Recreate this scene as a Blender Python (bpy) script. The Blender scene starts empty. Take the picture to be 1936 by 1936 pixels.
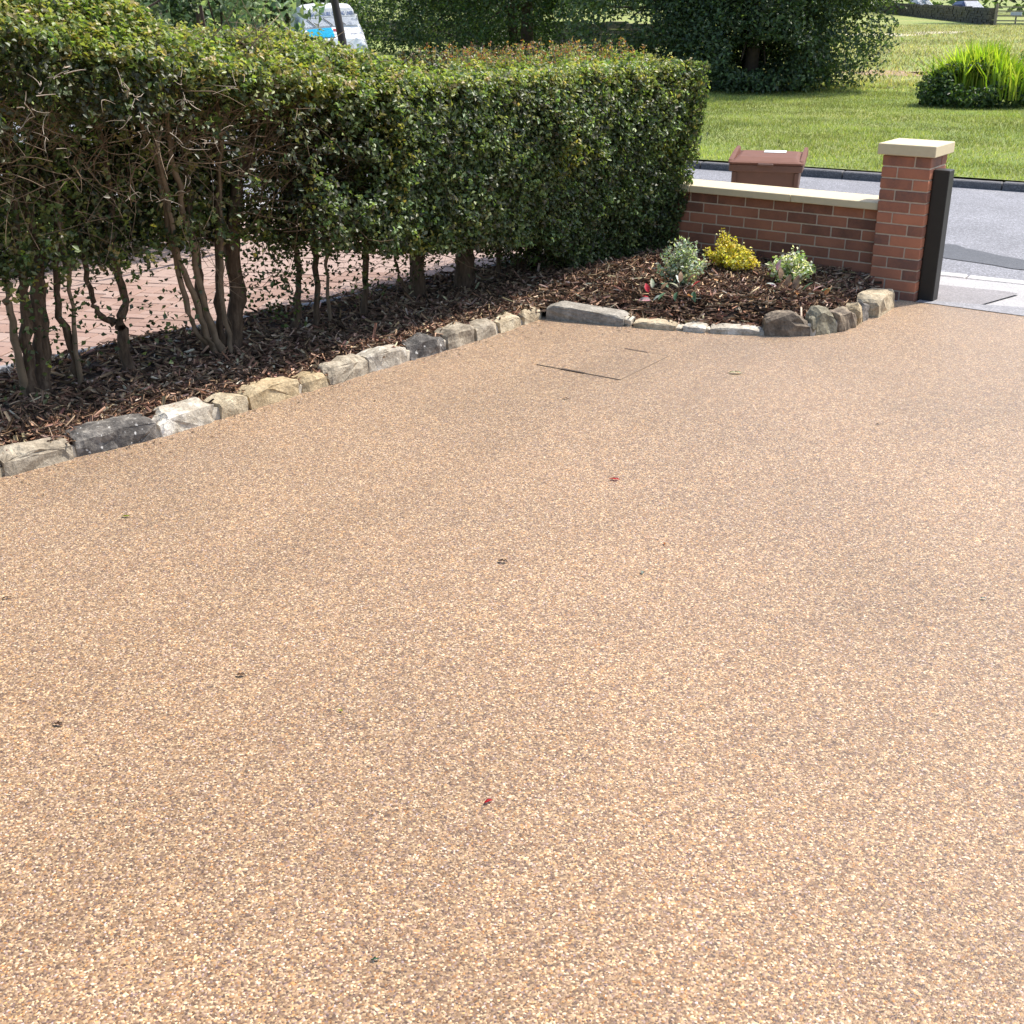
import bpy, bmesh, math, random
import numpy as np
from mathutils import Vector, Matrix

random.seed(7)
rng = np.random.default_rng(11)
scene = bpy.context.scene
COL = scene.collection
PI = math.pi

# ------------------------------------------------------------------ camera
cam_d = bpy.data.cameras.new('camera')
cam_d.sensor_width = 36.0
cam_d.lens = 43.148
cam_d.clip_start = 0.05
cam_d.clip_end = 1000.0
cam = bpy.data.objects.new('camera', cam_d)
COL.objects.link(cam)
_f = Vector((-0.53939, 0.74718, -0.38829)); _r = Vector((0.81114, 0.58485, -0.00137)); _u = Vector((-0.22607, 0.31570, 0.92153))
cam.matrix_world = Matrix(((_r.x, _u.x, -_f.x, 2.6360), (_r.y, _u.y, -_f.y, -8.3675), (_r.z, _u.z, -_f.z, 1.9433), (0, 0, 0, 1)))
scene.camera = cam

# ------------------------------------------------------------------ sky, sun, exposure
SUN_EL = math.radians(56.0)
SUN_AZ = math.radians(25.0)          # clockwise from +Y
world = bpy.data.worlds.new('World'); scene.world = world; world.use_nodes = True
wn = world.node_tree.nodes; wl = world.node_tree.links
sky = wn.new('ShaderNodeTexSky'); sky.sky_type = 'NISHITA'; sky.sun_disc = False
sky.sun_elevation = SUN_EL; sky.sun_rotation = SUN_AZ
sky.air_density = 1.0; sky.dust_density = 2.0; sky.ozone_density = 1.0
wl.new(sky.outputs[0], wn['Background'].inputs[0]); wn['Background'].inputs[1].default_value = 0.15
sun_d = bpy.data.lights.new('sun', 'SUN'); sun_d.energy = 3.7; sun_d.angle = math.radians(0.5); sun_d.color = (1.0, 0.945, 0.86)
sun = bpy.data.objects.new('sun', sun_d); COL.objects.link(sun)
sdir = Vector((math.sin(SUN_AZ)*math.cos(SUN_EL), math.cos(SUN_AZ)*math.cos(SUN_EL), math.sin(SUN_EL)))
sun.rotation_euler = sdir.to_track_quat('Z', 'Y').to_euler()
scene.view_settings.view_transform = 'Standard'; scene.view_settings.look = 'None'
scene.view_settings.gamma = 1.0; scene.view_settings.use_curve_mapping = False
scene.view_settings.exposure = 0.86

# ------------------------------------------------------------------ helpers: numpy noise, meshes, tagging
_perm = np.random.default_rng(3).random(4096)
def _h(i, j, k):
    return _perm[((i*73856093) ^ (j*19349663) ^ (k*83492791)) & 4095]
def noise3(p, s=1.0):
    q = np.asarray(p, float)*s + 100.0
    i = np.floor(q).astype(np.int64); t = q - i; t = t*t*(3-2*t)
    x, y, z = i[:, 0], i[:, 1], i[:, 2]; a, b, c = t[:, 0], t[:, 1], t[:, 2]
    def L(u, v, w): return u + (v-u)*w
    return L(L(L(_h(x, y, z), _h(x+1, y, z), a), L(_h(x, y+1, z), _h(x+1, y+1, z), a), b),
             L(L(_h(x, y, z+1), _h(x+1, y, z+1), a), L(_h(x, y+1, z+1), _h(x+1, y+1, z+1), a), b), c)

def mesh_np(name, V, F, mat, parent=None, col=None, smooth=False):
    """V (n,3), F (m,k) -> one mesh object; col (n,3) becomes the point attribute 'tint'."""
    V = np.asarray(V, np.float32); F = np.asarray(F, np.int32)
    me = bpy.data.meshes.new(name)
    m, k = F.shape
    me.vertices.add(len(V)); me.vertices.foreach_set('co', V.ravel())
    me.loops.add(m*k); me.loops.foreach_set('vertex_index', F.ravel())
    me.polygons.add(m); me.polygons.foreach_set('loop_start', np.arange(0, m*k, k, dtype=np.int32))
    me.polygons.foreach_set('loop_total', np.full(m, k, np.int32))
    if smooth: me.polygons.foreach_set('use_smooth', np.ones(m, bool))
    if col is not None:
        a = me.attributes.new('tint', 'FLOAT_COLOR', 'POINT')
        c = np.ones((len(V), 4), np.float32); c[:, :3] = col
        a.data.foreach_set('color', c.ravel())
    me.update(calc_edges=True)
    if mat: me.materials.append(mat)
    return link(name, me, parent)
def link(name, me, parent=None):
    o = bpy.data.objects.new(name, me); COL.objects.link(o)
    if parent: o.parent = parent
    return o
def bm_obj(name, bm, mat, parent=None, smooth=False):
    me = bpy.data.meshes.new(name); bm.to_mesh(me); bm.free()
    if smooth:
        for p in me.polygons: p.use_smooth = True
    if mat: me.materials.append(mat)
    return link(name, me, parent)
def tag(o, label=None, cat=None, group=None, kind=None):
    if label: o['label'] = label
    if cat: o['category'] = cat
    if group: o['group'] = group
    if kind: o['kind'] = kind
    return o
def empty(name, loc=(0, 0, 0), rz=0.0):
    o = bpy.data.objects.new(name, None); COL.objects.link(o); o.location = loc; o.rotation_euler = (0, 0, rz)
    o.empty_display_size = 0.1
    return o
def add_box(bm, x0, x1, y0, y1, z0, z1, bev=0.0):
    r = bmesh.ops.create_cube(bm, size=1.0)
    for v in r['verts']:
        v.co = Vector(((x0+x1)/2 + v.co.x*(x1-x0), (y0+y1)/2 + v.co.y*(y1-y0), (z0+z1)/2 + v.co.z*(z1-z0)))
    if bev > 0:
        es = list({e for v in r['verts'] for e in v.link_edges})
        bmesh.ops.bevel(bm, geom=es, offset=bev, segments=1, affect='EDGES')
    return bm
def box_obj(name, b, mat, parent=None, bev=0.0):
    return bm_obj(name, add_box(bmesh.new(), *b, bev), mat, parent)
def tube_data(path, radii, sides=6):
    P = np.asarray(path, float); n = len(P)
    R = np.broadcast_to(np.asarray(radii, float), (n,)) if np.ndim(radii) == 0 else np.asarray(radii, float)
    T = np.gradient(P, axis=0); T /= np.linalg.norm(T, axis=1, keepdims=True)+1e-9
    up = np.where(np.abs(T[:, 2:3]) > .9, [[1., 0, 0]], [[0, 0, 1.]])
    A = np.cross(T, up); A /= np.linalg.norm(A, axis=1, keepdims=True)+1e-9
    B = np.cross(T, A)
    th = np.linspace(0, 2*PI, sides, endpoint=False)
    V = P[:, None] + R[:, None, None]*(np.cos(th)[None, :, None]*A[:, None] + np.sin(th)[None, :, None]*B[:, None])
    idx = np.arange(n*sides).reshape(n, sides)
    a = idx[:-1]; b = np.roll(a, -1, 1); c = np.roll(idx[1:], -1, 1); d = idx[1:]
    return V.reshape(-1, 3), np.stack([a, b, c, d], -1).reshape(-1, 4)
def join(parts):
    Vs, Fs, o = [], [], 0
    for V, F in parts:
        Vs.append(V); Fs.append(F+o); o += len(V)
    return np.concatenate(Vs), np.concatenate(Fs)
def smooth_path(pts, n=12, wob=0.0):
    P = np.asarray(pts, float); t = np.linspace(0, len(P)-1, n)
    i = np.clip(np.floor(t).astype(int), 0, len(P)-2); u = (t-i)[:, None]
    p0 = P[np.clip(i-1, 0, None)]; p1 = P[i]; p2 = P[i+1]; p3 = P[np.clip(i+2, None, len(P)-1)]
    Q = .5*((2*p1)+(-p0+p2)*u+(2*p0-5*p1+4*p2-p3)*u*u+(-p0+3*p1-3*p2+p3)*u**3)
    if wob:
        w = rng.normal(0, wob, Q.shape); w[0] = 0; Q = Q+w
    return Q
def unit(a): return a/(np.linalg.norm(a, axis=-1, keepdims=True)+1e-9)
def leaves(P, N, L, W, cols, spread=0.9, fold=0.25):
    """One folded four-point leaf (2 triangles) per row of P, lying roughly square to N."""
    n = len(P)
    nr = unit(N + rng.normal(0, spread, (n, 3)))
    d = unit(np.cross(nr, rng.normal(0, 1, (n, 3))))
    s = np.cross(nr, d)
    L = (L*rng.uniform(.7, 1.25, n))[:, None]; W = (W*rng.uniform(.75, 1.2, n))[:, None]
    a = P - d*L*.5; c = P + d*L*.5 - nr*L*.12
    b = P + s*W*.5 + nr*W*fold - d*L*.05; e = P - s*W*.5 + nr*W*fold - d*L*.05
    V = np.stack([a, b, c, e], 1).reshape(-1, 3)
    i = np.arange(n)[:, None]*4
    F = np.concatenate([i+[[0, 1, 2]], i+[[0, 2, 3]]], 1).reshape(-1, 3)
    return V, F, np.repeat(cols, 4, 0)
def mixcol(pal, n, w=None, jit=.18):
    pal = np.asarray(pal, float); k = rng.choice(len(pal), n, p=w)
    return np.clip(pal[k]*(1+rng.normal(0, jit, (n, 1)))*(1+rng.normal(0, .06, (n, 3))), .003, 1)

# ------------------------------------------------------------------ materials
class NT:
    def __init__(s, name):
        s.m = bpy.data.materials.new(name); s.m.use_nodes = True; s.t = s.m.node_tree
        s.b = s.t.nodes['Principled BSDF']; s.out = s.t.nodes['Material Output']
    def n(s, typ, ins=None, **kw):
        x = s.t.nodes.new(typ)
        for k, v in kw.items(): setattr(x, k, v)
        for k, v in (ins or {}).items():
            if isinstance(v, bpy.types.NodeSocket): s.t.links.new(v, x.inputs[k])
            else: x.inputs[k].default_value = v
        return x
    def set(s, **kw):
        for k, v in kw.items():
            k = k.replace('_', ' ')
            if isinstance(v, bpy.types.NodeSocket): s.t.links.new(v, s.b.inputs[k])
            else: s.b.inputs[k].default_value = v
    def ramp(s, fac, stops, interp='LINEAR'):
        r = s.t.nodes.new('ShaderNodeValToRGB'); r.color_ramp.interpolation = interp
        e = r.color_ramp.elements
        while len(e) < len(stops): e.new(0.5)
        for el, (p, c) in zip(e, stops): el.position = p; el.color = (*c, 1)
        s.t.links.new(fac, r.inputs[0]); return r.outputs[0]
    def noise(s, vec, scale, detail=4, rough=.6, w=None):
        x = s.n('ShaderNodeTexNoise', {'Scale': scale, 'Detail': detail, 'Roughness': rough})
        if w is not None:
            x.noise_dimensions = '4D'; s.t.links.new(w, x.inputs['W'])
        s.t.links.new(vec, x.inputs['Vector']); return x.outputs[0]
    def math(s, op, a, b=0.0, c=None):
        x = s.t.nodes.new('ShaderNodeMath'); x.operation = op
        for i, v in enumerate((a, b) if c is None else (a, b, c)):
            if isinstance(v, bpy.types.NodeSocket): s.t.links.new(v, x.inputs[i])
            else: x.inputs[i].default_value = v
        return x.outputs[0]
    def mix(s, fac, a, b, typ='MIX'):
        x = s.t.nodes.new('ShaderNodeMix'); x.data_type = 'RGBA'; x.blend_type = typ
        for sock, v in ((x.inputs[0], fac), (x.inputs[6], a), (x.inputs[7], b)):
            if isinstance(v, bpy.types.NodeSocket): s.t.links.new(v, sock)
            else: sock.default_value = v if isinstance(v, float) else (*v, 1)
        return x.outputs[2]
    def bump(s, h, strength, dist):
        b = s.n('ShaderNodeBump', {'Strength': strength, 'Distance': dist}); s.t.links.new(h, b.inputs['Height'])
        s.t.links.new(b.outputs[0], s.b.inputs['Normal']); return b
    def obj(s): return s.n('ShaderNodeTexCoord').outputs['Object']
    def geo(s): return s.n('ShaderNodeNewGeometry').outputs['Position']
    def rand(s): return s.n('ShaderNodeObjectInfo').outputs['Random']

def plain(name, c, rough=.6, metal=0.0, var=.12, scale=6.0, spec=.5, bump=0.0):
    m = NT(name); v = m.noise(m.geo(), scale, 5)
    m.set(Base_Color=m.ramp(v, [(.25, tuple(x*(1-var) for x in c)), (.75, tuple(min(1, x*(1+var)) for x in c))]),
          Roughness=rough, Metallic=metal, Specular_IOR_Level=spec)
    if bump: m.bump(m.noise(m.geo(), scale*12, 4), .4, bump)
    return m.m
def leafmat(name, rough=.38, trans=.42, tt=(1.25, 1.35, .55), spec=.5):
    m = NT(name); c = m.n('ShaderNodeAttribute', attribute_name='tint').outputs['Color']
    m.set(Base_Color=c, Roughness=rough, Specular_IOR_Level=spec)
    t = m.n('ShaderNodeBsdfTranslucent'); m.t.links.new(m.mix(1.0, c, tt, 'MULTIPLY'), t.inputs[0])
    x = m.n('ShaderNodeMixShader', {0: trans}); m.t.links.new(m.b.outputs[0], x.inputs[1]); m.t.links.new(t.outputs[0], x.inputs[2])
    m.t.links.new(x.outputs[0], m.out.inputs[0]); return m.m
def tintmat(name, rough=.7, spec=.3):
    m = NT(name); m.set(Base_Color=m.n('ShaderNodeAttribute', attribute_name='tint').outputs['Color'], Roughness=rough, Specular_IOR_Level=spec)
    return m.m

# resin bound gravel
def resin_mat():
    m = NT('resin_bound_gravel'); p = m.geo()
    wv = m.n('ShaderNodeTexNoise', {'Scale': 120.0, 'Detail': 2.0}); m.t.links.new(p, wv.inputs['Vector'])
    off = m.n('ShaderNodeVectorMath', operation='SCALE'); m.t.links.new(wv.outputs['Color'], off.inputs[0]); off.inputs['Scale'].default_value = .0015
    pp = m.n('ShaderNodeVectorMath', operation='ADD'); m.t.links.new(p, pp.inputs[0]); m.t.links.new(off.outputs[0], pp.inputs[1])
    vo = m.n('ShaderNodeTexVoronoi', {'Scale': 212.0, 'Randomness': 1.0}); vo.voronoi_dimensions = '3D'; m.t.links.new(pp.outputs[0], vo.inputs['Vector'])
    sc = m.n('ShaderNodeSeparateColor'); m.t.links.new(vo.outputs['Color'], sc.inputs[0])
    c1 = m.ramp(sc.outputs[0], [(0.0, (.080, .050, .034)), (.12, (.132, .083, .052)), (.32, (.200, .124, .071)), (.55, (.277, .179, .101)),
                                (.74, (.353, .235, .133)), (.90, (.46, .328, .194)), (1.0, (.67, .54, .36))])
    v2 = m.n('ShaderNodeTexVoronoi', {'Scale': 62.0, 'Randomness': 1.0}); m.t.links.new(pp.outputs[0], v2.inputs['Vector'])
    s2 = m.n('ShaderNodeSeparateColor'); m.t.links.new(v2.outputs['Color'], s2.inputs[0])
    c1 = m.mix(1.0, c1, m.ramp(s2.outputs[0], [(0, (.90, .90, .91)), (.5, (1.01, 1.01, 1.0)), (.85, (1.09, 1.08, 1.07)), (1, (1.22, 1.20, 1.16))]), 'MULTIPLY')
    c2 = m.ramp(sc.outputs[1], [(0.0, (.70, .72, 1.15)), (.07, (.85, .85, 1.1)), (.16, (1, .95, 1.0)), (.5, (1, 1, 1)), (.84, (1.0, .98, .90)), (1.0, (1.2, .86, .50))])
    big = m.ramp(m.noise(p, .8, 5, .6), [(.3, (.88, .885, .89)), (.7, (1.09, 1.075, 1.05))])
    mid = m.ramp(m.noise(p, 30., 4, .65), [(.3, (.88, .875, .87)), (.7, (1.10, 1.10, 1.10))])
    sm = m.n('ShaderNodeMapping', {'Scale': (1.0, .35, 1.0), 'Rotation': (0, 0, .5)}); m.t.links.new(p, sm.inputs[0])
    stn = m.ramp(m.noise(sm.outputs[0], 1.7, 4, .55), [(.36, (.93, .925, .92)), (.50, (1.02, 1.02, 1.03))])
    mid = m.mix(1.0, mid, stn, 'MULTIPLY')
    col = m.mix(1.0, m.mix(1.0, m.mix(1.0, c1, c2, 'MULTIPLY'), big, 'MULTIPLY'), mid, 'MULTIPLY')
    rr = m.n('ShaderNodeMapRange', {'From Min': 0., 'From Max': 1., 'To Min': .42, 'To Max': .65}); m.t.links.new(sc.outputs[2], rr.inputs[0])
    m.set(Base_Color=col, Roughness=rr.outputs[0], Specular_IOR_Level=.30, Sheen_Weight=.62, Sheen_Roughness=.35, Sheen_Tint=(1.0, .86, .70, 1))
    m.bump(m.math('SUBTRACT', m.math('MULTIPLY', sc.outputs[2], .35), vo.outputs['Distance']), .45, .0025)
    return m.m
M = {}
M['resin'] = resin_mat()
def asphalt(name, c, sparkle=.5, rough=.75):
    m = NT(name); p = m.geo()
    vo = m.n('ShaderNodeTexVoronoi', {'Scale': 95.0}); m.t.links.new(p, vo.inputs['Vector'])
    sc = m.n('ShaderNodeSeparateColor'); m.t.links.new(vo.outputs['Color'], sc.inputs[0])
    k = m.ramp(sc.outputs[0], [(0, (1-sparkle*.6,)*3), (.7, (1.0, 1.0, 1.0)), (1, (1+sparkle,)*3)])
    b = m.ramp(m.noise(p, .9, 6, .65), [(.3, tuple(x*.80 for x in c)), (.7, tuple(x*1.16 for x in c))])
    m.set(Base_Color=m.mix(1.0, b, k, 'MULTIPLY'), Roughness=rough, Specular_IOR_Level=.4)
    m.bump(vo.outputs['Distance'], .5, .004); return m.m
M['road'] = asphalt('road_asphalt', (.20, .20, .215), .6)
M['pave'] = asphalt('pale_pavement', (.36, .348, .342), .25, .8)
M['patch'] = asphalt('repaired_tarmac', (.24, .225, .225), .3, .8)
M['strip'] = asphalt('grey_tarmac', (.27, .265, .275), .4, .8)
M['wet'] = asphalt('wet_asphalt', (.065, .065, .07), .5, .55)
M['kerb'] = asphalt('kerb_stone_grey', (.115, .112, .115), .5, .8)
M['palekerb'] = asphalt('kerb_pale_concrete', (.47, .445, .425), .2, .8)
def grass_ground():
    m = NT('grass_ground'); p = m.geo()
    f = m.ramp(m.noise(p, 7., 6, .7), [(.25, (.10, .13, .035)), (.5, (.20, .24, .065)), (.75, (.29, .31, .11))])
    b = m.ramp(m.noise(p, .28, 5, .6), [(.32, (.85, 1.0, .8)), (.68, (1.2, 1.06, 1.15))])
    st = m.n('ShaderNodeMapping', {'Scale': (.12, 1.6, 1.)}); m.t.links.new(p, st.inputs[0])
    s2 = m.ramp(m.noise(st.outputs[0], 1.0, 3), [(.35, (.82, .88, .8)), (.6, (1.12, 1.1, 1.1))])
    m.set(Base_Color=m.mix(1.0, m.mix(1.0, f, b, 'MULTIPLY'), s2, 'MULTIPLY'), Roughness=.8, Specular_IOR_Level=.25)
    m.bump(m.noise(p, 14., 6, .75), .9, .05); return m.m
M['grass'] = grass_ground()
M['soil'] = plain('dark_soil', (.055, .034, .022), .95, var=.5, scale=30, bump=.01)
M['bare'] = plain('bare_red_soil', (.30, .20, .12), .95, var=.35, scale=5, bump=.02)
M['palebare'] = plain('bare_pale_soil', (.52, .47, .35), .95, var=.25, scale=5, bump=.02)
M['leaf'] = leafmat('hedge_leaf', rough=.44, spec=.5)
M['dleaf'] = leafmat('matt_leaf', rough=.5, trans=.4)
M['blade'] = leafmat('grass_blade', rough=.55, trans=.4, tt=(1.1, 1.25, .5), spec=.3)
M['chip'] = tintmat('bark_chip', .75)
def brickmat(name, dark, midc, orangec):
    m = NT(name); o = m.obj(); r = m.rand(); w = m.math('MULTIPLY', r, 37.0)
    a = m.noise(o, 7.0, 2, .5, w); g = m.noise(o, 60.0, 5, .7, w)
    fac = m.math('ADD', m.math('ADD', m.math('MULTIPLY', r, .45), m.math('MULTIPLY', a, .62)), m.math('MULTIPLY', m.math('SUBTRACT', g, .5), .3))
    m.set(Base_Color=m.ramp(fac, [(.28, dark), (.5, midc), (.78, orangec)]), Roughness=.82, Specular_IOR_Level=.3)  # dark brown to orange tones of the bricks themselves, varied at random
    m.bump(g, .45, .004); return m.m
M['brick'] = brickmat('wall_brick', (.15, .072, .050), (.28, .12, .074), (.39, .162, .095))
M['pbrick'] = brickmat('pier_brick', (.19, .10, .075), (.37, .152, .092), (.50, .20, .112))
M['mortar'] = plain('mortar', (.54, .43, .32), .95, var=.15, scale=40, bump=.004)
M['gmortar'] = plain('stone_mortar', (.48, .42, .33), .95, var=.25, scale=30, bump=.006)
M['coping'] = plain('buff_cast_stone', (.59, .495, .315), .8, var=.05, scale=25, bump=.0015)
M['black'] = plain('black_painted_timber', (.011, .0095, .0075), .5, var=.25, scale=20)
M['darkpost'] = plain('dark_metal_post', (.028, .021, .019), .5, var=.2, scale=10)
M['steel'] = plain('cover_frame_metal', (.24, .18, .125), .7, metal=.0, var=.2, scale=60)
M['slot'] = plain('rust_dark_slot', (.07, .048, .033), .7, var=.3, scale=60)
def barkmat():
    m = NT('bark'); o = m.geo()
    mp = m.n('ShaderNodeMapping', {'Scale': (1, 1, .25)}); m.t.links.new(o, mp.inputs[0])
    n = m.noise(mp.outputs[0], 45., 5, .65)
    m.set(Base_Color=m.ramp(n, [(.3, (.05, .031, .020)), (.55, (.12, .078, .05)), (.75, (.21, .15, .10))]), Roughness=.85, Specular_IOR_Level=.25)
    m.bump(n, .7, .008); return m.m
M['bark'] = barkmat()
M['twig'] = plain('grey_twig', (.34, .275, .21), .75, var=.4, scale=14)
M['cane'] = plain('pale_cane', (.19, .13, .08), .75, var=.4, scale=14)
M['trunk'] = plain('dark_tree_trunk', (.075, .052, .038), .9, var=.4, scale=12, bump=.02)
def stonemat(name, a, b, c, fleck=None):
    m = NT(name); o = m.geo()
    n1 = m.noise(o, 9., 6, .65); n2 = m.noise(o, 60., 5, .7)
    col = m.ramp(n1, [(.30, a), (.5, b), (.68, c)])
    col = m.mix(1.0, col, m.ramp(n2, [(.3, (.62, .61, .6)), (.7, (1.25, 1.25, 1.25))]), 'MULTIPLY')
    if fleck: col = m.mix(m.ramp(m.noise(o, 38., 2, .5), [(.66, (0, 0, 0)), (.72, (1, 1, 1))]), col, fleck)
    m.set(Base_Color=col, Roughness=.85, Specular_IOR_Level=.3); m.bump(m.math('ADD', n2, m.math('MULTIPLY', n1, 2.)), .55, .012); return m.m
M['st_buff'] = stonemat('buff_sandstone', (.26, .205, .13), (.45, .37, .25), (.60, .52, .37))
M['st_dark'] = stonemat('charcoal_stone', (.05, .046, .043), (.115, .105, .095), (.34, .31, .27), (.6, .58, .54))
M['st_white'] = stonemat('whitened_stone', (.25, .21, .16), (.45, .405, .33), (.72, .68, .60))
M['st_grey'] = stonemat('grey_brown_stone', (.16, .13, .095), (.33, .28, .21), (.50, .44, .34))
M['st_tan'] = stonemat('tan_stone', (.30, .22, .12), (.46, .36, .22), (.58, .47, .30))
M['st_green'] = stonemat('greenish_grey_stone', (.14, .12, .08), (.26, .235, .165), (.40, .36, .26))
M['st_brown'] = stonemat('brown_weathered_stone', (.075, .058, .042), (.19, .15, .11), (.36, .29, .20))
M['st_flat'] = stonemat('smooth_grey_flag', (.20, .18, .155), (.29, .265, .225), (.40, .37, .32))
M['st_wall'] = stonemat('field_wall_stone', (.05, .043, .033), (.10, .088, .068), (.17, .15, .12))

# ------------------------------------------------------------------ ground, road, pavement
def sheet(name, pts, mat, z=None):
    bm = bmesh.new(); vs = [bm.verts.new((p[0], p[1], p[2] if len(p) > 2 else z)) for p in pts]
    f = bm.faces.new(vs); f.normal_update()
    if f.normal.z < 0: f.normal_flip()
    if len(pts) > 4: bmesh.ops.triangulate(bm, faces=[f])
    o = bm_obj(name, bm, mat); o['kind'] = 'structure'; return o
S = .083                                                   # the road runs a little off the wall's line
def ky(x): return 6.07 + S*(x+4.78)                        # far kerb face
def ny(x): return 1.30 + S*(x+0.2)                         # near kerb face
sheet('ground', [(-400, -400), (400, -400), (400, 500), (-400, 500)], M['grass'], -.16)
sheet('driveway', [(-2.25, -14), (9, -14), (9, .06), (.13, -.01), (-.10, -.01), (-.10, -.6), (-.35, -1.35), (-1.4, -1.72), (-2.25, -1.9)], M['resin'], 0.0)
X0, X1 = -60., 40.
sheet('pavement', [(X0, ny(X0)-.14, -.05), (X0, -.05+S*X0, -.008), (-.4, -.05, -.008), (9, .0, -.008), (X1, .0, -.008), (X1, ny(X1)-.14, -.05)], M['pave'])
sheet('road', [(X0, ny(X0)-.02), (X1, ny(X1)-.02), (X1, ky(X1)+.02), (X0, ky(X0)+.02)], M['road'], -.10)
# pavement's darker repairs and the grey strip against the resin
sheet('pavement_patch', [(-.30, .70, -.021), (.41, .80, -.024), (.50, .76, -.022), (.40, .19, -.004), (.15, .09, .002), (-.30, .06, .002)], M['patch'])
sheet('tarmac_strip', [(.02, -.02, .004), (.02, .07, .002), (.36, .16, .001), (.75, .30, -.003), (1.6, .62, -.012), (9, .9, -.018), (9, .05, .004), (.14, -.008, .004)], M['strip'])
def wetpoly(name, pts, z):
    P = smooth_path([(*p, z) for p in pts+[pts[0]]], 60)[:-1]
    P[:, :2] += rng.normal(0, .012, (len(P), 2)); return sheet(name, [tuple(p) for p in P], M['wet'])
wetpoly('wet_road_stain', [(-2.2, 2.3), (-1.2, 2.5), (-.75, 2.72), (-.55, 2.78), (-.45, 2.66), (-.3, 2.60), (.05, 2.45), (.6, 2.35), (1.4, 2.3), (2.0, 2.1), (1.2, 1.9), (.4, 1.98), (-.2, 2.08), (-.6, 2.12), (-1.4, 2.0)], -.095)
ln = sheet('lawn', [(X0, ky(X0)+.14), (X1, ky(X1)+.14), (120, 150), (-180, 150)], M['grass'], 0.0)
# far kerb: separate stones in a row
kerb = empty('road_kerb', (-3, ky(-3), -.1)); tag(kerb, 'dark grey kerb stones along the far side of the road under the mown grass', 'kerb')
kme = add_box(bmesh.new(), 0, .905, 0, .13, -.06, .085, .012)
kd = bpy.data.meshes.new('kerb_stone'); kme.to_mesh(kd); kme.free(); kd.materials.append(M['kerb'])
ang = math.atan(S)
for i in range(-16, 22):
    o = link('kerb_stone', kd, kerb); s = i*.915
    o.location = (s*math.cos(ang), s*math.sin(ang), random.uniform(-.006, .006)); o.rotation_euler = (0, random.uniform(-.004, .004), ang)
nk = empty('dropped_kerb', (0, ny(0)-.14, -.1)); tag(nk, 'pale dropped kerb between the driveway crossing and the road', 'kerb')
nme = add_box(bmesh.new(), 0, .905, 0, .14, -.05, .058, .01)
nd = bpy.data.meshes.new('kerb_stone'); nme.to_mesh(nd); nme.free(); nd.materials.append(M['palekerb'])
for i in range(-8, 10):
    o = link('kerb_stone', nd, nk); s = i*.915
    o.location = (s*math.cos(ang), s*math.sin(ang), random.uniform(-.003, .003)); o.rotation_euler = (0, 0, ang)

# ------------------------------------------------------------------ brick wall and gate pier
def brick_mesh(name, lx, ly, lz, mat):
    bm = add_box(bmesh.new(), -lx/2, lx/2, -ly/2, ly/2, -lz/2, lz/2, .0035)
    me = bpy.data.meshes.new(name); bm.to_mesh(me); bm.free(); me.materials.append(mat); return me
BW = brick_mesh('brick', .215, .1025, .065, M['brick']); BH = brick_mesh('brick', .1025, .1025, .065, M['brick'])
BP = brick_mesh('brick', .215, .1025, .065, M['pbrick'])
ZT = .955
wall = empty('garden_wall', (-1.4, .18, 0)); tag(wall, 'low red brick garden wall with buff stone coping running from the pier into the hedge', 'wall')
def put(name, me, parent, loc, rz=0.0):
    o = link(name, me, parent); o.location = Vector(loc)-Vector(parent.location)
    o.rotation_euler = (random.uniform(-.006, .006), random.uniform(-.004, .004), rz+random.uniform(-.006, .006)); return o
WF = .072
for j in range(8):
    z = ZT - .075*5 - .075*j - .0375
    x = -.3275 - .010
    if j % 2 == 0:
        put('brick', BH, wall, (x-.05125, WF+.05125+random.uniform(-.0015, .0015), z)); x -= .1125
    while x > -2.7:
        put('brick', BW, wall, (x-.1075, WF+.05125+random.uniform(-.002, .002), z)); x -= .225
box_obj('mortar_core', (-1.3, 1.4-.3275-.002, WF+.0065-.18, .105, -.1, ZT-.375-.002), M['mortar'], wall)
cz = ZT - .375
for (a, b) in ((-.972, -.330), (-1.780, -.976), (-2.70, -1.784)):
    c = bmesh.new(); add_box(c, a+1.4, b+1.4, .02-.18, .345-.18, cz+.001, cz+.052, .004); bm_obj('coping_stone', c, M['coping'], wall)
W = .3275
pier = empty('gate_pier', (-W/2, W/2, 0)); tag(pier, 'square red brick gate pier with flat buff stone cap at the end of the wall', 'gate pier')
for k in range(13):
    z = ZT - .075*k - .0375
    H, B = .05125, .1075
    if k % 2 == 0: sp = [(-W+B, H, 0), (-H, B, PI/2), (-B, W-H, 0), (-W+H, W-B, PI/2)]
    else: sp = [(-B, H, 0), (-H, W-B, PI/2), (-W+B, W-H, 0), (-W+H, B, PI/2)]
    for (x, y, r) in sp: put('brick', BP, pier, (x, y, z), r)
box_obj('mortar_core', (-W/2+.006, W/2-.006, -W/2+.006, W/2-.006, -.1, ZT-.001), M['mortar'], pier)
cp = bmesh.new(); add_box(cp, -W/2-.031, W/2+.031, -W/2-.031, W/2+.031, ZT+.001, ZT+.073, .004); bm_obj('cap_stone', cp, M['coping'], pier)
post = bmesh.new(); add_box(post, .004, .110, .062, .167, -.02, .872, .004)
tag(bm_obj('gate_post', post, M['black']), 'square black gate post standing against the right side of the brick pier', 'post')

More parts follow.
